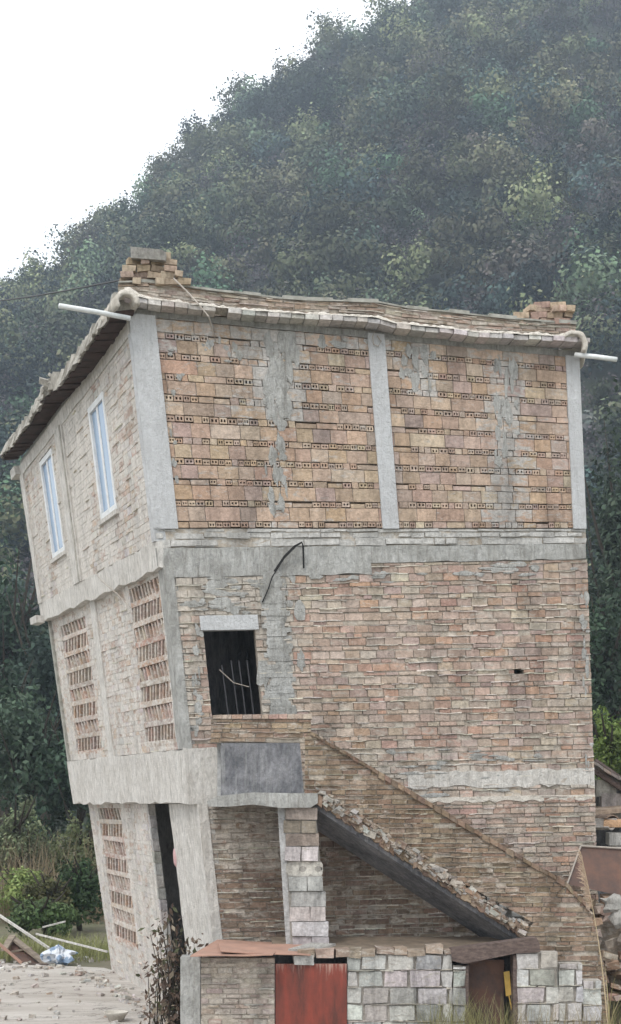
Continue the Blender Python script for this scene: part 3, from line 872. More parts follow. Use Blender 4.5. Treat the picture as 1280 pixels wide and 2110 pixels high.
pf = Curved(lambda s, t: edge_pt(s, EV).lerp(edge_pt(s, PT), t) + Vector((0, 0, .05 * (1 - t))) - nrm * .02, nrm, Lw, .55)
m = MB(); bricks(m, pf, [('thin', .10, .26, .014), ('rough', .075, .24, .014)], [(.36, .29, .24), (.40, .33, .27), (.33, .25, .20), (.42, .31, .24), (.37, .32, .27)], (.0, .982, 0, 1), cem=lambda a, b: .42, lips=.35, j=.008)
m.build("parapet_wall", M_OLD, house)
m = MB()
x = 0
while x < .98:
    l_ = U(.2, .5) / Lw
    pa, pb = edge_pt(x, PT), edge_pt(min(.982, x + l_), PT); up = Vector((0, 0, .035 + U(-.015, .02)))
    o1, o0 = nrm * U(-.005, .02), -nrm * .26
    m.hexa([pa + o1, pb + o1, pb + o1 + up, pa + o1 + up, pa + o0, pb + o0, pb + o0 + up, pa + o0 + up], j if False else (.5, .5, .5, 0))
    x += l_ * .985
m.build("parapet_coping", M_SHEETTOP, house)
# arched cap tiles that close the front and rear eave ridges, open toward the viewer
def cap_tile(c, r, l, yaw, tilt=0.0, a0=-.12, a1=1.12, wall=.62):
    m = MB(); vs = []; fs = []; n = 12; d = Vector((math.sin(yaw), math.cos(yaw), 0)); a = Vector((d.y, -d.x, 0)); up = Vector((0, 0, 1))
    for ri in (r, r * wall):
        for yv in (0, l):
            for i in range(n + 1):
                g_ = math.pi * lerp(a0, a1, i / n) + tilt; wb = 1 + .12 * mnoise.noise(Vector((i * .6, yv * 3, ri * 9)))
                vs.append(Vector(c) + d * yv + a * math.cos(g_) * ri * 1.1 * wb + up * math.sin(g_) * ri * wb)
    k = n + 1
    for i in range(n):
        fs += [(i, i + 1, k + i + 1, k + i), (2 * k + i, 3 * k + i, 3 * k + i + 1, 2 * k + i + 1), (i, 2 * k + i, 2 * k + i + 1, i + 1), (k + i, k + i + 1, 3 * k + i + 1, 3 * k + i)]
    fs += [(0, k, 3 * k, 2 * k), (n, 2 * k + n, 3 * k + n, k + n)]
    m.add(vs, fs); return m
ce = W(262, 622, 20.62)
cap_tile(ce, .17, 1.3, -.36, .25).build("ridge_cap", M_EAVE, house, smooth=True)
ce = W(1181, 708, 21.62)
cap_tile(ce, .20, .9, .12, 0, -.22, .80, .7).build("ridge_cap", M_EAVE, house, smooth=True)

# front eave slab: rough top, dark board underside, broken in the middle
OE = [(229, 654), (205, 690), (170, 740), (127, 799), (100, 832), (60, 874), (15, 916), (-12, 940)]
fa, fb_ = W(250, 655, 20.95), W(40, 940, DF + .3)
m = MB(); u = MB()
nseg = 64
fn3 = A3.n
for i in range(nseg):
    a, b = i / nseg, (i + .985) / nseg
    def ep(t, o, z=0):
        # a perspective-true run along the facade's top edge
        p = A3.pt(t * 1.05 - .012, 1.0, o); sag = -.10 * math.sin(math.pi * min(1, t / .55)) if t < .55 else -.07 * math.sin(math.pi * (t - .55) / .45)
        return p + Vector((0, 0, sag + z))
    out = .35 + U(-.025, .025) + .03 * mnoise.noise(Vector((a * 20, 1, 1))) + (.06 if .42 < a < .52 else 0)
    z = -.02 + .26 * a + U(-.02, .02)
    m.hexa([ep(a, -.05, z + .075), ep(b, -.05, z + .075), ep(b, out + U(-.03, .03), z - .02), ep(a, out + U(-.03, .03), z - .02),
            ep(a, -.05, z + .34), ep(b, -.05, z + .34), ep(b, out - .09 + U(-.04, .04), z + .22 + U(0, .08)), ep(a, out - .09 + U(-.04, .04), z + .22 + U(0, .08))])
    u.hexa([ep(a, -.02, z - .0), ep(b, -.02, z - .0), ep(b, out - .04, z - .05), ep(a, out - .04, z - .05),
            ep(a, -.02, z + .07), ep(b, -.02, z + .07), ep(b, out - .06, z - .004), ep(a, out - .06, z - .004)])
for _ in range(12):
    t = U(.44, .49); p = A3.pt(t, 1.0, U(.28, .42)) + Vector((0, 0, .12 + U(.0, .16)))
    m.box(p, (U(.08, .26), U(.06, .2), U(.03, .09)), (U(-.6, .6), U(-.6, .6), U(0, 3)), j=.012)
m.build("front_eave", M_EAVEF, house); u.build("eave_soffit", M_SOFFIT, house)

# ------------------------------------------------------------------ loose things on the roof and wall
def loose_bricks(rows, d, group, label, size, pal):
    protos = []
    for k in range(5):
        m = MB(); m.box((0, 0, 0), size, (0, 0, 0), (*vary(pal[k % len(pal)]), .14), 0, .008)
        protos.append(m)
    for (py, x0, x1) in rows:
        x = x0
        while x < x1 - 6:
            end = U(0, 1) < .45
            wpx = (size[0] if not end else size[1]) / d * F
            p = W(x + wpx / 2, py, d + U(-.04, .08)); m = R.choice(protos)
            ob = m.build("loose_brick", M_BRICK, origin=(0, 0, 0))
            ob.location = p; ob.rotation_euler = (U(-.08, .08), U(-.1, .1), (math.pi / 2 if end else 0) + U(-.22, .22) + .15)
            tag(ob, label, "brick", group)
            x += wpx * U(.95, 1.12)
loose_bricks([(582, 246, 374), (568.5, 249, 368), (555, 254, 358), (541.5, 262, 350), (529, 272, 342)], 21.12, "loose bricks stacked on the left roof corner",
             "loose tan brick in the stack under the stone slab on the left roof corner", (.19, .115, .085), TAN)
loose_bricks([(664, 1044, 1182), (651, 1058, 1180), (639, 1084, 1178), (630.5, 1100, 1150)], 22.0, "loose bricks stacked on the right roof corner",
             "loose tan brick in the heap on the right roof corner", (.235, .12, .085), TAN)
m = MB(); c = W(304, 516, 21.05)
m.prism([W(269, 508, 20.95), W(270, 531, 20.98), W(341, 536, 21.0), W(341, 519, 20.97), W(332, 514, 20.96)], (0, .30, .02))
tag(m.build("stone_slab", M_ROCK, origin=c), "pale broken stone slab lying on top of the left brick stack", "slab")
for a, b, lab in ((W(122, 630, 20.3), W(268, 656, 20.75), "long white plastic pipe poking out left of the roof corner"), (W(1185, 731, 21.75), W(1271, 741, 21.5), "short white plastic pipe poking out right under the eave")):
    m = MB(); m.tube([a, a.lerp(b, .5) + Vector((0, 0, .006)), b], .036, .036, 12)
    o = m.build("plastic_pipe", M_PVC, origin=a, smooth=True); tag(o, lab, "pipe")
m = MB(); m.tube([W(358, 574, 20.9), W(385, 600, 20.72), W(408, 625, 20.5), W(430, 652, 20.45), W(437, 675, 20.6), W(446, 708, 20.93)], .012, .009, 5)
tag(m.build("hanging_rope", M_WIRE, origin=W(408, 625, 20.5)), "thin tan rope hanging over the eave from the left brick stack", "rope")
m = MB(); pts = [W(250, 577, 21.1)]
for i in range(1, 13):
    t = i / 12; p = W(250, 577, 21.1).lerp(Vector((-13.5, 50, 3.4 + (1650 - 612) / 3000 * 50)), t); p.z -= .5 * math.sin(math.pi * t) * .5; pts.append(p)
m.tube(pts, .013, .02, 5, mi=0)
tag(m.build("overhead_wire", M_BLACK, origin=pts[0]), "single overhead wire running from the roof corner off to the left", "wire")
m = MB(); P = lambda x, y, o: S2.pt(*S2.inv(x, y), o)
m.tube([P(565, 1178, .03), P(585, 1148, .08), P(605, 1128, .10), P(620, 1120, .10), P(623, 1128, .09), P(624, 1150, .07), P(625, 1172, .04)], .016, .014, 6)
m.tube([P(540, 1242, .04), P(552, 1215, .05), P(560, 1190, .06), P(584, 1152, .09), P(612, 1124, .11)], .010, .010, 5)
tag(m.build("black_cable", M_BLACK, origin=P(605, 1128, .1)), "black cable looping out of the grey band above the doorway", "cable")
m = MB(); P = lambda x, y, o: A2.pt(*A2.inv(x, y), o)
m.tube([P(232, 1180, .3), P(246, 1200, .28), P(262, 1225, .16), P(280, 1255, .06)], .008, .008, 5)
tag(m.build("dangling_wire", M_WIRE, origin=P(246, 1200, .28)), "short pale wire dangling in front of the right-hand brick lattice", "wire")
m = MB(); P = lambda x, y, o: S3.pt(*S3.inv(x, y), o)
m.tube([P(771, 684, .05), P(766, 696, .07), P(768, 712, .06), P(778, 716, .06), P(784, 706, .06), P(776, 694, .05)], .010, .010, 5)
tag(m.build("cable_loop", M_WIRE, origin=P(770, 700, .06)), "small loop of pale cable at the top of the middle concrete column", "cable")

# ------------------------------------------------------------------ outdoor staircase with its brick parapet
DSF = 20.05
class Plane(Face):
    """vertical sheet facing the camera at a fixed distance, in metres"""
    def __init__(self, d, x0=0, x1=1280, y0=2110, y1=1400):
        a, b = W(x0, y0, d), W(x1, y1, d)
        super().__init__(a, (b.x, d, a.z), b, (a.x, d, b.z), (0, -1, 0))
stair = thing("outdoor_staircase", W(640, HY, DSF), "brick-walled outdoor staircase climbing along the long wall to the upper doorway", "staircase")
stair.location.z = 0
FP = Plane(DSF)
def poly_px(pts): return [FP.inv(*p) for p in pts][::-1]
patS = [('rough', .062, .21, .012), ('thin', .072, .22, .012)]
mo = lambda px, py: .34
m = MB(); bricks(m, FP, patS, [(.34, .25, .18), (.30, .215, .155), (.37, .28, .205), (.28, .20, .15)], (FP.inv(435, 1530)[0], FP.inv(641, 1530)[0], FP.inv(600, 1530)[1], FP.inv(600, 1480)[1]), cem=mo, lips=.5, lipcol=(.42, .36, .29, .1))
m.build("landing_parapet", M_OLD, stair)
m = MB(); x = 438
while x < 640:
    w = U(14, 24)
    m.prism([W(x, 1481, DSF - .03), W(x, 1471 + (640 - x) * .012, DSF - .03), W(min(643, x + w - 1), 1470 + (640 - x) * .012, DSF - .03), W(min(643, x + w - 1), 1481, DSF - .03)], (0, .24, 0), (*vary(R.choice(PNK)), .3)); x += w
m.build("landing_coping", M_OLD, stair)
A = [(628, 1516), (642, 1508), (660, 1516), (1165, 1820), (1078, 1930), (644, 1645), (628, 1636)]
B = [(1165, 1820), (1215, 1872), (1248, 2000), (1262, 2150), (1108, 2150), (1078, 1930)]
sb = lambda P_: (min(FP.inv(*p)[0] for p in P_), max(FP.inv(*p)[0] for p in P_), min(FP.inv(*p)[1] for p in P_), max(FP.inv(*p)[1] for p in P_))
stpal = [(.27, .20, .14), (.235, .17, .12), (.30, .225, .165), (.215, .16, .115), (.32, .25, .19), (.27, .185, .135)]
m = MB(); bricks(m, FP, patS, stpal, sb(A), poly=poly_px(A), cem=lambda px, py: .24 + .1 * math.sin(px * .02), lips=.6, lipcol=(.38, .325, .26, .1))
bricks(m, FP, patS, stpal, sb(B), poly=poly_px(B), cem=lambda px, py: .26, lips=.5, lipcol=(.38, .325, .26, .1))
m.build("stair_parapet", M_DARKB if False else M_OLD, stair)
m = MB()
tp = [(640, 1510), (700, 1546), (780, 1592), (860, 1640), (960, 1700), (1060, 1758), (1165, 1819), (1216, 1871)]
for (x0, y0), (x1, y1) in zip(tp, tp[1:]):
    for k in range(6):
        a, b = k / 6, (k + .96) / 6; th = U(3, 7) * (.6 if x0 < 760 else 1.5)
        xa, ya, xb, yb = lerp(x0, x1, a), lerp(y0, y1, a), lerp(x0, x1, b), lerp(y0, y1, b)
        d = DSF - .035 - U(0, .02)
        m.prism([W(xa, ya + th, d), W(xa, ya - 3 + U(-2, 2), d), W(xb, yb - 3 + U(-2, 2), d), W(xb, yb + th, d)], (0, .26, 0), (*vary(R.choice(DRK + stpal[:3])), .25))
m.build("stair_coping", M_DARKB, stair)
m = MB(); m.prism([W(455, 1531, DSF - .01), W(455, 1640, DSF - .01), W(627, 1638, DSF - .01), W(618, 1531, DSF - .01)][::-1], (0, .18, 0))
m.build("landing_fascia", M_SLATE, stair)
m = MB(); x = 426; vs = []
top = [(426, 1652), (455, 1638), (520, 1634), (600, 1634), (655, 1634)]; bot = [(430, 1662), (470, 1662), (520, 1658), (580, 1664), (640, 1662), (655, 1656)]
m.prism([W(px, py + U(-2, 2), DSF - .06) for px, py in top] + [W(px, py + U(-2, 2), DSF - .06) for px, py in bot[::-1]], (0, 1.10, 0))
m.build("landing_slab", M_BEAM, stair)
m = MB(); m.prism([W(448, 1476, DSF + .22), W(448, 1640, DSF + .22), W(455, 1640, DSF + 1.0), W(455, 1490, DSF + 1.0)], (.12, 0, 0)); m.build("landing_return", M_OLD, stair)
# sloping slab carrying the flight, with treads hidden behind the parapet
m = MB()
for k in range(44):
    a, b = k / 44, (k + 1.02) / 44; e0, e1 = (U(-5, 5), U(-5, 5)); d0 = DSF - .02 + U(-.02, .02)
    ya, yb = lerp(1630, 1914, a), lerp(1630, 1914, b); xa, xb = lerp(646, 1082, a), lerp(646, 1082, b)
    m.prism([W(xa, ya, d0), W(xa - 3, ya + 19 + e0, d0), W(xb - 3, yb + 19 + e1, d0), W(xb, yb, d0)], (0, 1.25, -.12 + U(-.02, .02)), (*vary(R.choice(DRK)), .3))  # dark edge colours also paint the shadow strip below the parapet
m.build("flight_slab", M_DARKB, stair)
m = MB(); m.prism([W(648, 1646, DSF + .10), W(1076, 1929, DSF + .10), W(1066, 1938, DSF + .10), W(643, 1662, DSF + .10)][::-1], (0, 1.0, -.30)); m.build("shade_soffit", M_SLATE, stair)  # underside shaped with a low inner edge to deepen the recess shade
m = MB()
for k in range(17):
    t0 = k / 17; a = W(lerp(650, 1080, t0), lerp(1625, 1905, t0), DSF + .22); b = W(lerp(650, 1080, t0 + 1 / 17), lerp(1625, 1905, t0 + 1 / 17), DSF + .22)
    m.prism([a, Vector((b.x, b.y, a.z)), b + Vector((0, 0, -.02)), a + Vector((0, 0, -.12))][::-1], (0, .95, 0))
m.build("tread", M_BEAM, stair)
m = MB()
for _ in range(230):
    t = U(.0, 1.0); x, y = lerp(650, 1085, t), lerp(1634, 1921, t) + U(-14, 9)
    sz = U(.02, .065) * (1.9 if R.random() < .12 else 1)
    m.box(W(x, y, DSF - .005 + U(-.02, .02)), (sz * 1.8, U(.06, .12), sz * .8), (U(-.5, .5), U(.3, .9), U(-.6, .6)), (*vary(R.choice(BLK[3:4] * 3 + DRK + [(.36, .335, .30), (.30, .275, .245)])), .45), 0, sz * .22)
m.build("slab_edge_stones", M_OLD, stair)
# block pillar under the landing
pil = MB(); y = 1664; k = 0
while y < 1950:
    h = 31 if y > 1740 else 27
    t = (y - 1660) / 290
    xl, xr = lerp(588, 603, t), lerp(653, 679, t); d = DSF + .02
    jx, jd = U(-5, 4), U(-.03, .03); y1 = min(1955, y + h - 2)
    col = (*vary(R.choice(PALE + BLK) if y > 1735 else R.choice([(.33, .28, .23), (.38, .33, .28), (.30, .25, .21)])), .25)
    zl = lambda px, py, dd: W(px, py, dd)
    if 1770 < y < 1800:      # the block laid on its side shows its two cores
        cx1, cx2, cy, rr = xl + 30, xr - 7, (y + y1) / 2, 7.5
        q0 = [(xl + jx, y), (xr + jx + 6, y), (xr + jx + 6, y1), (xl + jx, y1)]
        for a0, a1, c0 in ((xl + jx, (cx1 + cx2) / 2, cx1), ((cx1 + cx2) / 2, xr + jx + 6, cx2)):
            n = 16; ring = []; outer = []
            for i in range(n):
                g_ = 2 * math.pi * (i + .5) / n; c_, s_ = math.cos(g_), math.sin(g_)
                ring.append((c0 + c_ * rr, cy + s_ * rr * .85))
                e = 1 / max(abs(c_), abs(s_)); ux, uy = c_ * e, s_ * e
                outer.append((c0 + (ux * (a1 - c0) if ux > 0 else ux * (c0 - a0)), cy + uy * (y1 - y) / 2))
            vs = [W(*p, d + jd) for p in outer] + [W(*p, d + jd) for p in ring] + [W(*p, d + jd + .2) for p in ring] + [W(*p, d + jd + .22) for p in outer]
            fs = []
            for i in range(n):
                j2 = (i + 1) % n
                fs += [(i, j2, n + j2, n + i), (n + i, n + j2, 2 * n + j2, 2 * n + i), (i, 3 * n + i, 3 * n + j2, j2)]
            fs.append(tuple(range(2 * n, 3 * n)))
            pil.add(vs, fs, col)
    else:
        split = U(.4, .65) if k % 2 else None
        spans = [(xl + jx, xr + jx)] if not split else [(xl + jx, lerp(xl, xr, split) - 1), (lerp(xl, xr, split) + 1, xr + jx)]
        for a0, a1 in spans:
            dd = d + U(-.02, .02)
            q = [W(a0, y1, dd), W(a1, y1, dd), W(a1, y, dd), W(a0, y, dd)]
            pil.hexa([p + Vector((U(-.008, .008), 0, U(-.006, .006))) for p in q] + [p + Vector((-.03, .36, 0)) for p in q], col)
    y += h; k += 1
core = [(586, 1660), (600, 1956), (676, 1956), (650, 1660)]
pil.prism([W(*p, DSF + .05) for p in core], (-.02, .28, 0), (.34, .32, .29, .3))
pil.build("block_pillar", M_BLOCK, stair)
m = MB(); m.prism([W(572, 1662, DSF + .1), W(590, 1955, DSF + .1), W(603, 1955, DSF + .1), W(590, 1662, DSF + .1)], (0, .25, 0)); m.build("pillar_render", M_BANDB, stair)

# ------------------------------------------------------------------ low shed in front, under the stairs
DS = 19.45
SP = Plane(DS, 300, 1300, 2200, 1900)
shed = thing("low_shed", W(760, HY, DS), "low block-walled shed with a red door and a dark doorway below the stairs", "shed")
shed.location.z = 0
gz = HY + EYE / DS * F
ri = lambda x0, x1, y0, y1: (SP.inv(x0, y0)[0], SP.inv(x1, y0)[0], SP.inv(x0, y1)[1], SP.inv(x0, y0)[1])
m = MB(); bricks(m, SP, [('thin', .075, .21, .012), ('rough', .062, .17, .014)], [(.34, .29, .255), (.38, .33, .29), (.30, .25, .215), (.41, .355, .315), (.36, .28, .235)], ri(414, 566, 1974, gz), cem=lambda a, b: .40 - .1 * math.sin(a * .05), lips=.3, lipcol=(.44, .41, .37, .2)); m.build("brick_wall", M_OLD, shed)
m = MB(); strip(m, SP, *ri(372, 413, 1972, gz), -.3, .01, 4, (0, 0), .012, 16); m.build("corner_pier", M_BEAM, shed)
patB = [('thin', .225, .37, .028)]
def coarse(mb, box): bricks(mb, SP, patB, BLK + [(.56, .53, .52), (.50, .46, .44)], box, cem=lambda a, b: .34, j=.015, depth=.1, bk=-.03, mort=(.40, .37, .335, .5), lips=.75, lipcol=(.46, .42, .37, .2))
m = MB(); coarse(m, ri(716, 932, 1966, gz)); coarse(m, ri(934, 959, 1990, gz)); m.build("block_wall", M_BLOCK, shed)
m = MB(); coarse(m, ri(1066, 1150, 1962, gz)); coarse(m, ri(1152, 1200, 1985, gz)); coarse(m, ri(1202, 1238, 2020, gz)); m.build("block_wall", M_BLOCK, shed)
m = MB(); x = 612
while x < 930:
    w = U(22, 44); yy = lerp(1962, 1958, (x - 612) / 320)
    m.box(W(x + w / 2, yy + U(-4, 3), DS + .12), (w / F * DS * .96, .3, U(.07, .12)), (0, U(-.1, .1), U(-.1, .1)), (*vary(R.choice([(.34, .27, .21), (.40, .32, .25), (.28, .22, .17)])), .35), 0, .012); x += w
m.build("rubble_course", M_OLD, shed)
m = MB(); m.prism([W(929, 1956, DS - .05), W(1106, 1932, DS - .05), W(1112, 1944, DS - .05), W(1113, 1962, DS - .05), W(1062, 1965, DS - .05), W(957, 1986, DS - .05), W(932, 1980, DS - .05)][::-1], (0, .26, 0)); m.build("lintel_plank", M_DKWOOD, shed)
m = MB(); m.slab(SP, *ri(568, 715, 1986, gz - 8), -.04, .015); 
dd = m.build("red_door", M_RED, shed)
m = MB(); m.slab(SP, *ri(952, 966, 1990, gz), -.3, -.02); m.slab(SP, *ri(1058, 1068, 1968, gz), -.3, -.005); m.build("door_post", M_DKWOOD, shed)
m = MB(); m.slab(SP, *ri(960, 1046, 1984, gz), -.42, -.36); m.build("inner_door", M_RUST, shed)
m = MB(); m.prism([Vector((SP.inv(370, 2000)[0], 0, 0)), Vector((0, 0, 0)), Vector((0, 0, .01))], (0, 0, 0)) if False else None
a, b = W(372, 1985, DS + 1.0), W(1240, 1985, DS + 1.0)
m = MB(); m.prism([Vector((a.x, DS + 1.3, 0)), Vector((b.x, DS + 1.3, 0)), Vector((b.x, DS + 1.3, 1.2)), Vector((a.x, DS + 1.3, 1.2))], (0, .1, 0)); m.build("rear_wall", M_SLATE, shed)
m = MB(); m.prism([W(560, 1958, DS + .26), W(1100, 1958, DS + .26), W(1100, 1930, DS + 1.45), W(560, 1930, DS + 1.45)], (0, 0, -.06)); m.build("roof_slab", M_DIRT, shed)
m = MB(); P = lambda x, y, o: W(x, y, DS + o)
m.prism([P(1038, 2003, .22), P(1050, 2001, .2), P(1054, 2050, .2), P(1043, 2053, .22)][::-1], (0, .03, 0))
m.tube([P(1049, 2052, .21), P(1056, 2085, .18), P(1062, 2140, .12)], .010, .010, 6)
tag(m.build("yellow_brush", M_YELLOW, origin=P(1045, 2026, .2)), "yellow-headed brush leaning inside the dark shed doorway", "brush")
# the rusty sheet laid over the left part of the shed, and another one lapping it
def sheet(name, q, th, m_, label, cat):
    n = 10; vs = []; fs = []
    for j in range(n + 1):
        for i in range(n + 1):
            p = q[0].lerp(q[1], i / n).lerp(q[3].lerp(q[2], i / n), j / n)
            vs.append(p + Vector((0, 0, .012 * mnoise.noise(p * 3))))
    k = (n + 1) ** 2
    vs += [v - Vector((0, 0, th)) for v in vs]
    for j in range(n):
        for i in range(n):
            a = j * (n + 1) + i; fs += [(a, a + 1, a + n + 2, a + n + 1), (k + a, k + a + n + 1, k + a + n + 2, k + a + 1)]
    for i in range(n):
        for a, b in ((i, i + 1), (n * (n + 1) + i + 1, n * (n + 1) + i), ((i + 1) * (n + 1), i * (n + 1)), (i * (n + 1) + n, (i + 1) * (n + 1) + n)):
            fs.append((a, k + a, k + b, b))
    mb = MB(); mb.add(vs, fs)
    return tag(mb.build(name, m_, origin=q[0]), label, cat)
sheet("metal_sheet", [W(392, 1970, DS - .35), W(562, 1966, DS - .35), W(598, 1944, DS + 1.2), W(448, 1936, DS + 1.2)], .014, M_PINKRUST, "pinkish rusty metal sheet laid as a roof over the left brick shed wall", "metal sheet")
sheet("metal_sheet", [W(455, 1960, DS - .30), W(640, 1968, DS - .1), W(640, 1946, DS + .7), W(450, 1944, DS + .6)], .012, M_PINKRUST, "smaller rusty sheet lapping the first one below the block pillar", "metal sheet")
m = MB(); m.prism([W(594, 1955, DS + .1), W(640, 1942, DS + .3), W(692, 1944, DS + .3), W(650, 1957, DS + .1)], (0, 0, -.03)); tag(m.build("slate_piece", M_ROCK, origin=W(640, 1950, DS + .2)), "flat pale slate at the foot of the block pillar", "stone")
m = MB(); m.box(W(625, 1977, DS + .05), (.26, .24, .12), (0, 0, .1), (*BLK[0], .3), 0, .01); tag(m.build("cement_block", M_BLOCK, origin=W(625, 1977, DS + .05)), "grey cement block sitting on top of the red door's frame", "block")

# ------------------------------------------------------------------ plants at the front
def vine(base, h, rad, n, label):
    t = thing("dry_shrub", base, label, "shrub")
    m = MB(); Q, K = [], []
    for _ in range(n):
        a = U(0, 6.28); p = Vector(base) + Vector((U(-.12, .12), U(-.08, .08), 0)); pts = [p.copy()]; l_ = h * U(.5, 1.0)
        for s in range(6):
            p = p + Vector((math.cos(a) * rad * U(.0, .28), math.sin(a) * rad * U(0, .2), l_ / 6)); a += U(-.7, .7); pts.append(p.copy())
        m.tube(pts, .012, .004, 4)
        for q_ in pts[2:]:
            for _k in range(R.randint(2, 5)):
                c = np.array(q_) + NR.normal(0, .10, 3)
                Q.append(leaves(c[None], np.array([[0, -.4, .8]]), (.105), .45, .6, .8)); K.append(np.array([R.choice([(.085, .058, .045), (.11, .075, .055), (.15, .105, .08), (.075, .08, .042), (.24, .20, .15)])]) * U(.7, 1.3))
    m.build("stem", M_BARK, t)
    quads_object("foliage", np.concatenate(Q), np.concatenate(K), M_LEAF, t)
vine((W(362, HY, 20.0).x, 20.0, 0.0), 1.80, .30, 34, "dark half-dead shrub climbing in front of the white ground-floor column")
q = W(318, HY, 20.3)
vine((q.x, 20.3, 0), 1.55, .22, 7, "thin leafy stems left of the dark shrub, against the pale wall")
def grass_patch(name, x0, x1, d0, d1, n, h, col, label, lean=.6, w=.012, base=0.0):
    pts = []
    for _ in range(n):
        d = U(d0, d1); pts.append((W(U(x0, x1), HY, d).x, d, base))
    qq, kk = blades(pts, h, w, col, lean, 4)
    return tag(quads_object(name, qq, kk, M_LEAF), label, "grass", kind="stuff")
grass_patch("weed_grass", 880, 1050, 18.6, 19.2, 520, .85, (.23, .22, .10), "tall pale weeds growing along the foot of the block wall")
grass_patch("weed_grass", 700, 900, 18.8, 19.25, 160, .42, (.20, .19, .09), "thin weeds beside the red door")
grass_patch("weed_grass", 1050, 1290, 18.4, 19.3, 420, .75, (.26, .215, .125), "dry straw-coloured grass at the lower right corner of the stairs", .5)
grass_patch("weed_grass", 1225, 1400, 20.0, 21.5, 380, .95, (.14, .17, .07), "green weeds at the lower right border", .5)
# one tall reed with a plume
def reed(x0, y0, x1, y1, d, label, plume=True):
    t = thing("tall_reed", (W(x0, HY, d).x, d, 0), label, "reed")
    a = Vector((W(x0, HY, d).x, d, 0)); c = W(x1, y1, d - .1)
    pts = [a]; b = W(x0 - 4, y0, d); 
    for i in range(1, 11):
        s = i / 10; pts.append(a.lerp(c, s) + Vector((math.sin(s * 2.6) * .10, 0, 0)))
    m = MB(); m.tube(pts, .009, .004, 5, (.46, .37, .24)); m.build("stem", M_METAL, t)
    if plume:
        Q, K = [], []
        for i in range(260):
            s = U(.74, 1.0); p = a.lerp(c, s) + Vector((math.sin(s * 2.6) * .10, 0, 0))
            l_ = U(.04, .12) * (1.25 - abs(s - .86) * 4); l_ = max(.04, l_)
            d_ = Vector((-U(.1, 1.0), U(-.5, .5), U(-.2, .9))).normalized() * l_
            w = Vector((.004, 0, .004))
            Q.append([p - w, p + w, p + d_ + w * .3, p + d_ - w * .3]); K.append((np.array((.52, .40, .30)) * U(.7, 1.2)))
        quads_object("plume", np.array([[list(v) for v in q_] for q_ in Q]), np.array(K), M_LEAF, t)
    Q, K = blades([(a.x + U(-.03, .03), a.y + U(-.03, .03), U(0, .6)) for _ in range(16)], .9, .018, (.30, .26, .14), .7, 5)
    quads_object("leaf", Q, K, M_LEAF, t)
reed(1258, 2100, 1188, 1756, 18.7, "tall dry reed with a feathery plume in front of the rusty panel")

# ------------------------------------------------------------------ things right of the house
nb = thing("tiled_shed", (W(1300, HY, 23.4).x, 23.4, 0), "neighbouring low shed with a sloping clay-tiled roof at the right border", "shed")
m = MB(); D = 23.3; a, b = W(1212, 1562, D), W(1560, 1775, D)
for k in range(22):
    t0 = k / 22; p, q_ = a.lerp(b, t0), a.lerp(b, t0 + 1.05 / 22); dz = Vector((0, 0, U(.0, .03)))
    m.hexa([p + dz - Vector((0, 0, .05)), q_ + dz * .3 - Vector((0, 0, .05)), q_ + dz * .3, p + dz, p + Vector((0, 2.6, .2)) + dz - Vector((0, 0, .05)), q_ + Vector((0, 2.6, .2)) - Vector((0, 0, .05)), q_ + Vector((0, 2.6, .2)), p + Vector((0, 2.6, .2)) + dz], (*vary(R.choice([(.42, .36, .32), (.36, .31, .28), (.45, .34, .27)])), .5))
m.build("tiled_roof", M_TILE, nb)
m = MB(); m.tube([W(1212, 1580, D + .1), W(1400, 1700, D + .1)], .05, .05, 6); m.tube([W(1225, 1568, D + .5), W(1400, 1690, D + .5)], .05, .05, 6); m.build("rafter", M_DKWOOD, nb)
m = MB()
for k, (x, y, w, h) in enumerate([(1247, 1624, 40, 34), (1262, 1650, 52, 32), (1275, 1680, 60, 30), (1300, 1650, 30, 30), (1240, 1690, 40, 30)]):
    m.box(W(x, y, D + .25), (w / F * D, .2, h / F * D), (0, 0, U(-.05, .05)), (*vary((.36, .325, .30)), .2), 0, .01)
m.build("block_wall", M_BLOCK, nb)
m = MB(); m.box(W(1350, 1800, D + 1.6), (2.6, .2, 3.2)); m.build("rear_wall", M_SLATE, nb)
m = MB(); m.box(W(1300, 1728, D - .1), (.75, .25, .19), col=(.5, .48, .45, .3), j=.01); m.box(W(1281, 1754, D - .08), (.32, .2, .26), j=.01); m.build("plaster_beam", M_PLAST, nb)
m = MB(); m.prism([W(1222, 1670, D - .3), W(1300, 1664, D - .3), W(1310, 1672, D - .3), W(1225, 1680, D - .3)][::-1], (0, .6, .05), (.50, .38, .29, .2)); m.build("wall_plate", M_TILE, nb)
def tile(px, py, d, r, l, yaw, roll, label, col):
    m = MB(); vs = []; fs = []; n = 8
    for ri_ in (r, r - .02):
        for yv in (-l / 2, l / 2):
            for i in range(n + 1):
                g_ = math.pi * (.12 + .76 * i / n); vs.append(Vector((math.cos(g_) * ri_, yv, math.sin(g_) * ri_ - r * .6)))
    k = n + 1
    for i in range(n): fs += [(i, i + 1, k + i + 1, k + i), (2 * k + i, 3 * k + i, 3 * k + i + 1, 2 * k + i + 1), (i, 2 * k + i, 2 * k + i + 1, i + 1), (k + i, k + i + 1, 3 * k + i + 1, 3 * k + i)]
    fs += [(0, k, 3 * k, 2 * k), (n, 2 * k + n, 3 * k + n, k + n)]
    e = Euler((0, roll, yaw)).to_matrix()
    m.add([e @ v for v in vs], fs, (*col, .3)); o = m.build("roof_tile", M_TILE, origin=(0, 0, 0)); o.location = W(px, py, d); tag(o, label, "roof tile")
tile(1238, 1700, 22.6, .17, .42, .9, 2.7, "broken whitish roof tile lying face up against the house's right edge", (.55, .50, .46))
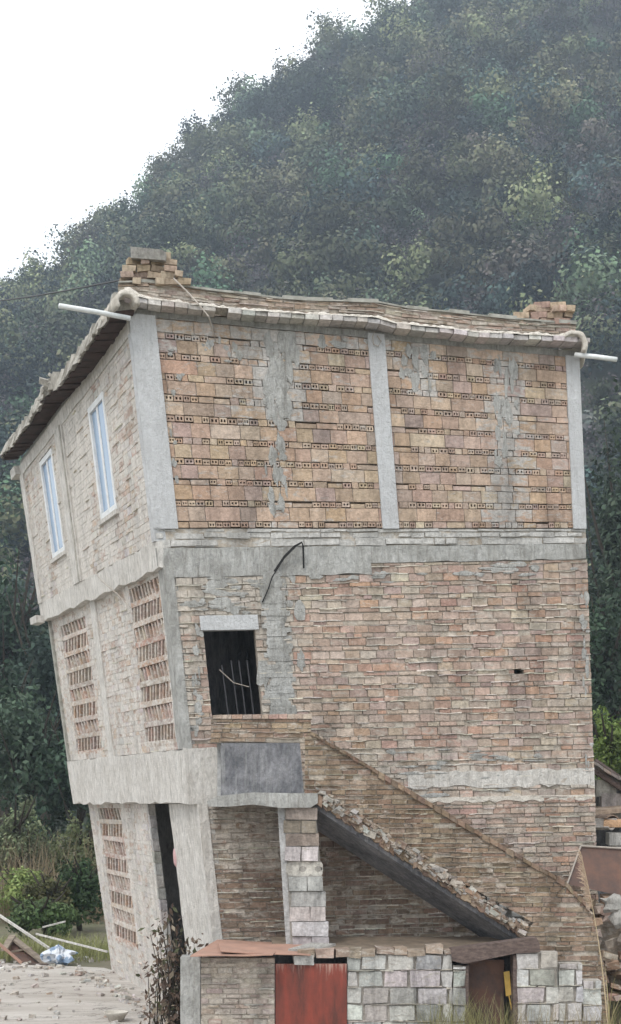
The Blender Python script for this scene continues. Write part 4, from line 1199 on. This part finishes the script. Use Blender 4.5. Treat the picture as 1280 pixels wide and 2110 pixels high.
tile(1272, 1696, 22.6, .15, .40, 1.3, -.2, "orange clay roof tile beside the broken white tile", (.52, .33, .20))
tile(1252, 1686, 22.8, .14, .40, .3, .3, "brown roof tile fragment behind the broken white tile", (.30, .22, .17))
m = MB(); q = [W(1199, 1744, 21.0), W(1330, 1752, 21.1), W(1340, 1862, 20.7), W(1262, 1842, 20.72), W(1170, 1822, 20.7)]
m.prism(q[::-1], (.01, .03, .01)); tag(m.build("rusty_panel", M_RUST, origin=q[0]), "dark rust-brown metal panel leaning beside the foot of the stairs", "metal panel")
m = MB(); m.tube([W(1197, 1743, 20.97), W(1330, 1751, 21.07)], .014, .014, 6); m.tube([W(1197, 1743, 20.97), W(1169, 1822, 20.68)], .012, .012, 6)
o = m.build("panel_rim", M_WIRE, bpy.data.objects["rusty_panel"])
m = MB()
for _ in range(90):
    x = U(1205, 1400); yy = U(1850, 2080); 
    m.box(W(x, yy, 20.6 + U(-.1, .3) - (yy - 1850) * .002), (U(.1, .26), U(.1, .24), U(.06, .12)), (U(-.3, .3), U(-.3, .3), U(0, 3)), (*vary(R.choice(DRK + PNK)), .25), 0, .02)
m.prism([W(1215, 1870, 20.9), W(1240, 2060, 20.75), W(1262, 2160, 20.7), W(1500, 2160, 20.7), W(1500, 1860, 20.9)][::-1], (0, .8, 0), (.3, .25, .2, .4))
tag(m.build("rubble_heap", M_OLD), "heap of broken bricks and earth at the lower right border", "rubble", kind="stuff")
def rock(px, py, d, r, label, seed):
    import bmesh
    bm = bmesh.new(); bmesh.ops.create_icosphere(bm, subdivisions=2, radius=r)
    for v in bm.verts:
        n = mnoise.noise(v.co * (1.6 / r) + Vector((seed, 0, 0))); v.co *= 1 + .9 * n; v.co.z *= .7; v.co.y *= .6
    mb = MB(); mb.add([v.co.copy() for v in bm.verts], [tuple(v.index for v in f.verts) for f in bm.faces]); bm.free()
    o = mb.build("broken_concrete", M_ROCK, origin=(0, 0, 0)); o.location = W(px, py, d); tag(o, label, "rubble")
rock(1262, 1862, 20.3, .17, "pale jagged lump of broken concrete below the rusty panel", 3.1)
rock(1292, 1890, 20.25, .2, "greyer concrete lump at the right border below the rusty panel", 8.7)

# ------------------------------------------------------------------ things left of the house
bz = W(242, HY, 22.6)
m = MB(); n = 20; prof = [(.02, .0), (.11, .0), (.18, .14), (.195, .145), (.18, .12), (.10, .018), (.0, .016)]
vs = []; fs = []
for r_, z_ in prof:
    for i in range(n): vs.append((bz.x + math.cos(6.283 * i / n) * r_, 22.45 + math.sin(6.283 * i / n) * r_, .006 + z_))
for k in range(len(prof) - 1):
    for i in range(n): fs.append((k * n + i, k * n + (i + 1) % n, (k + 1) * n + (i + 1) % n, (k + 1) * n + i))
m.add(vs, fs, (.50, .47, .42)); tag(m.build("enamel_bowl", M_METAL, origin=(bz.x, 22.45, 0), smooth=True), "pale wide bowl standing on the courtyard floor", "bowl")
def plank(a, b, w, h, label, m_=M_WOOD):
    a, b = Vector(a), Vector(b); d = (b - a); u = d.normalized(); s = u.cross(Vector((0, 0, 1))).normalized() * w / 2; up = Vector((0, 0, h))
    m = MB(); m.hexa([a - s, b - s, b - s + up, a - s + up, a + s, b + s, b + s + up, a + s + up])
    tag(m.build("scrap_plank", m_, origin=a), label, "plank", "scrap planks left of the house")
dz = 30.9
plank(W(-6, 1885, 32), W(102, 1957, dz), .05, .05, "long pale stick slanting down over the scrap heap", M_PLAST)
plank(W(24, 1933, dz), W(98, 1991, 30.2), .16, .05, "broad weathered plank forming the top of the scrap heap")
plank(W(8, 1960, 30.4), W(26, 1931, dz), .14, .05, "short plank standing at the heap's left end")
plank(W(-4, 1945, 30.2), W(46, 1988, 30.15), .10, .05, "pinkish board along the lower left of the heap", M_PINKRUST)
plank(W(15, 1965, 30.6), W(66, 1955, 30.7), .08, .04, "thin board lying inside the heap")
plank(W(42, 1986, 30.15), W(100, 1990, 30.12), .07, .035, "dark batten lying along the ground in front of the heap", M_DKWOOD)
plank(W(75, 1926, 31), W(222, 1963, 29.6), .035, .035, "long straight pale pole running from the heap to the house corner", M_PLAST)
plank(W(88, 1912, 31.6), W(135, 1900, 31.8), .05, .03, "short pale stick lying in the grass above the heap", M_PLAST)
m = MB(); m.prism([W(20, 1930, dz + .1), W(92, 1990, 30.4), W(45, 1988, 30.4), W(10, 1958, 30.6)][::-1], (0, .25, 0)); tag(m.build("brown_board", M_RUST, origin=W(40, 1965, 30.6)), "dark brown board filling the middle of the scrap heap", "board", "scrap planks left of the house")
m = MB(); ctr = W(122, 1972, 30.1); vs = []; fs = []; n, k2 = 22, 12
for j in range(k2 + 1):
    for i in range(n):
        a = 6.283 * i / n; t = j / k2; r_ = .26 * math.sin(math.pi * (t * .86 + .1)) * (1 + 1.1 * mnoise.noise(Vector((math.cos(a) * 2.6, math.sin(a) * 2.6, t * 4))))
        vs.append((ctr.x + math.cos(a) * r_, ctr.y + math.sin(a) * r_ * .8, .006 + t * .40 + .10 * mnoise.noise(Vector((a, t * 4, 2)))))
for j in range(k2):
    for i in range(n): fs.append((j * n + i, j * n + (i + 1) % n, (j + 1) * n + (i + 1) % n, (j + 1) * n + i))
fs.append(tuple(range(n - 1, -1, -1))); fs.append(tuple(k2 * n + i for i in range(n)))
m.add(vs, fs)
def bag_fn(t, b, N):
    t.links.new(mixc(t, N, ramp(t, N, noise(t, N, 5, 3, .5, (1, 1, 1)), .47, .53), (.62, .65, .70), (.22, .30, .42)), b.inputs["Base Color"])
tag(m.build("plastic_sack", mat("blue_white_sack", bag_fn, .5), origin=(ctr.x, ctr.y, 0)), "crumpled blue and white plastic sack beside the scrap planks", "sack")
m = MB()
for _ in range(380):
    q_ = U(0, 1)
    if q_ < .4: x, y = U(-9.5, -4.6), U(29.2, 31.2)
    elif q_ < .6: x, y = U(-6.5, -2.6), U(22, 29)
    else:
        tt_ = U(0, 1); x, y = lerp(-1.6, -4.3, tt_) - abs(R.gauss(0, .22)) - .05, lerp(21.3, 28.8, tt_)
    z_ = U(.02, .07); m.box((x, y, z_ * .4), (z_ * U(1, 2.4), z_ * U(1, 2), z_), (U(-.3, .3), U(-.3, .3), U(0, 3)), (*vary(R.choice(PALE + PNK[:2] + BLK)), .5), 0, z_ * .2)
tag(m.build("gravel_debris", M_OLD), "scattered chips of brick and mortar along the wall foot and the yard's far edge", "debris", kind="stuff")
m = MB(); m.prism([W(214, 2026, 28.6), W(234, 2003, 28.7), W(235, 2018, 28.6), W(222, 2028, 28.5)], (.05, .5, 0)); tag(m.build("dark_board", M_DKWOOD, origin=W(228, 2020, 28.6)), "small dark board propped against the far corner of the pale wall", "board")
p = A1.pt(d1[0] + .004, A1.inv(366, 1765)[1], -.02)
m = MB()
for k in range(8): 
    pass
import bmesh
bm = bmesh.new(); bmesh.ops.create_uvsphere(bm, u_segments=14, v_segments=10, radius=.11)
for v in bm.verts:
    v.co.z *= 1.5; v.co.x *= .7; v.co *= 1 + .18 * mnoise.noise(v.co * 9)
m.add([v.co + p for v in bm.verts], [tuple(v.index for v in f.verts) for f in bm.faces]); bm.free()
tag(m.build("pink_bundle", M_PINK, origin=p, smooth=True), "pink cloth bundle hanging just inside the tall dark doorway", "bundle")

# ------------------------------------------------------------------ haze: one box of thin air round camera and scene
hz = MB(); hz.box((10, 190, 100), (700, 660, 204))
def haze_mat():
    m = bpy.data.materials.new("haze_air"); m.use_nodes = True; t = m.node_tree; t.nodes.clear()
    o = t.nodes.new("ShaderNodeOutputMaterial"); v = t.nodes.new("ShaderNodeVolumePrincipled")
    v.inputs["Color"].default_value = (.72, .84, 1.0, 1); v.inputs["Density"].default_value = .00075; v.inputs["Anisotropy"].default_value = .2
    t.links.new(v.outputs[0], o.inputs["Volume"]); return m
h = hz.build("haze", haze_mat()); h["kind"] = "stuff"; h["label"] = "thin pale haze in the air in front of the wooded hill"
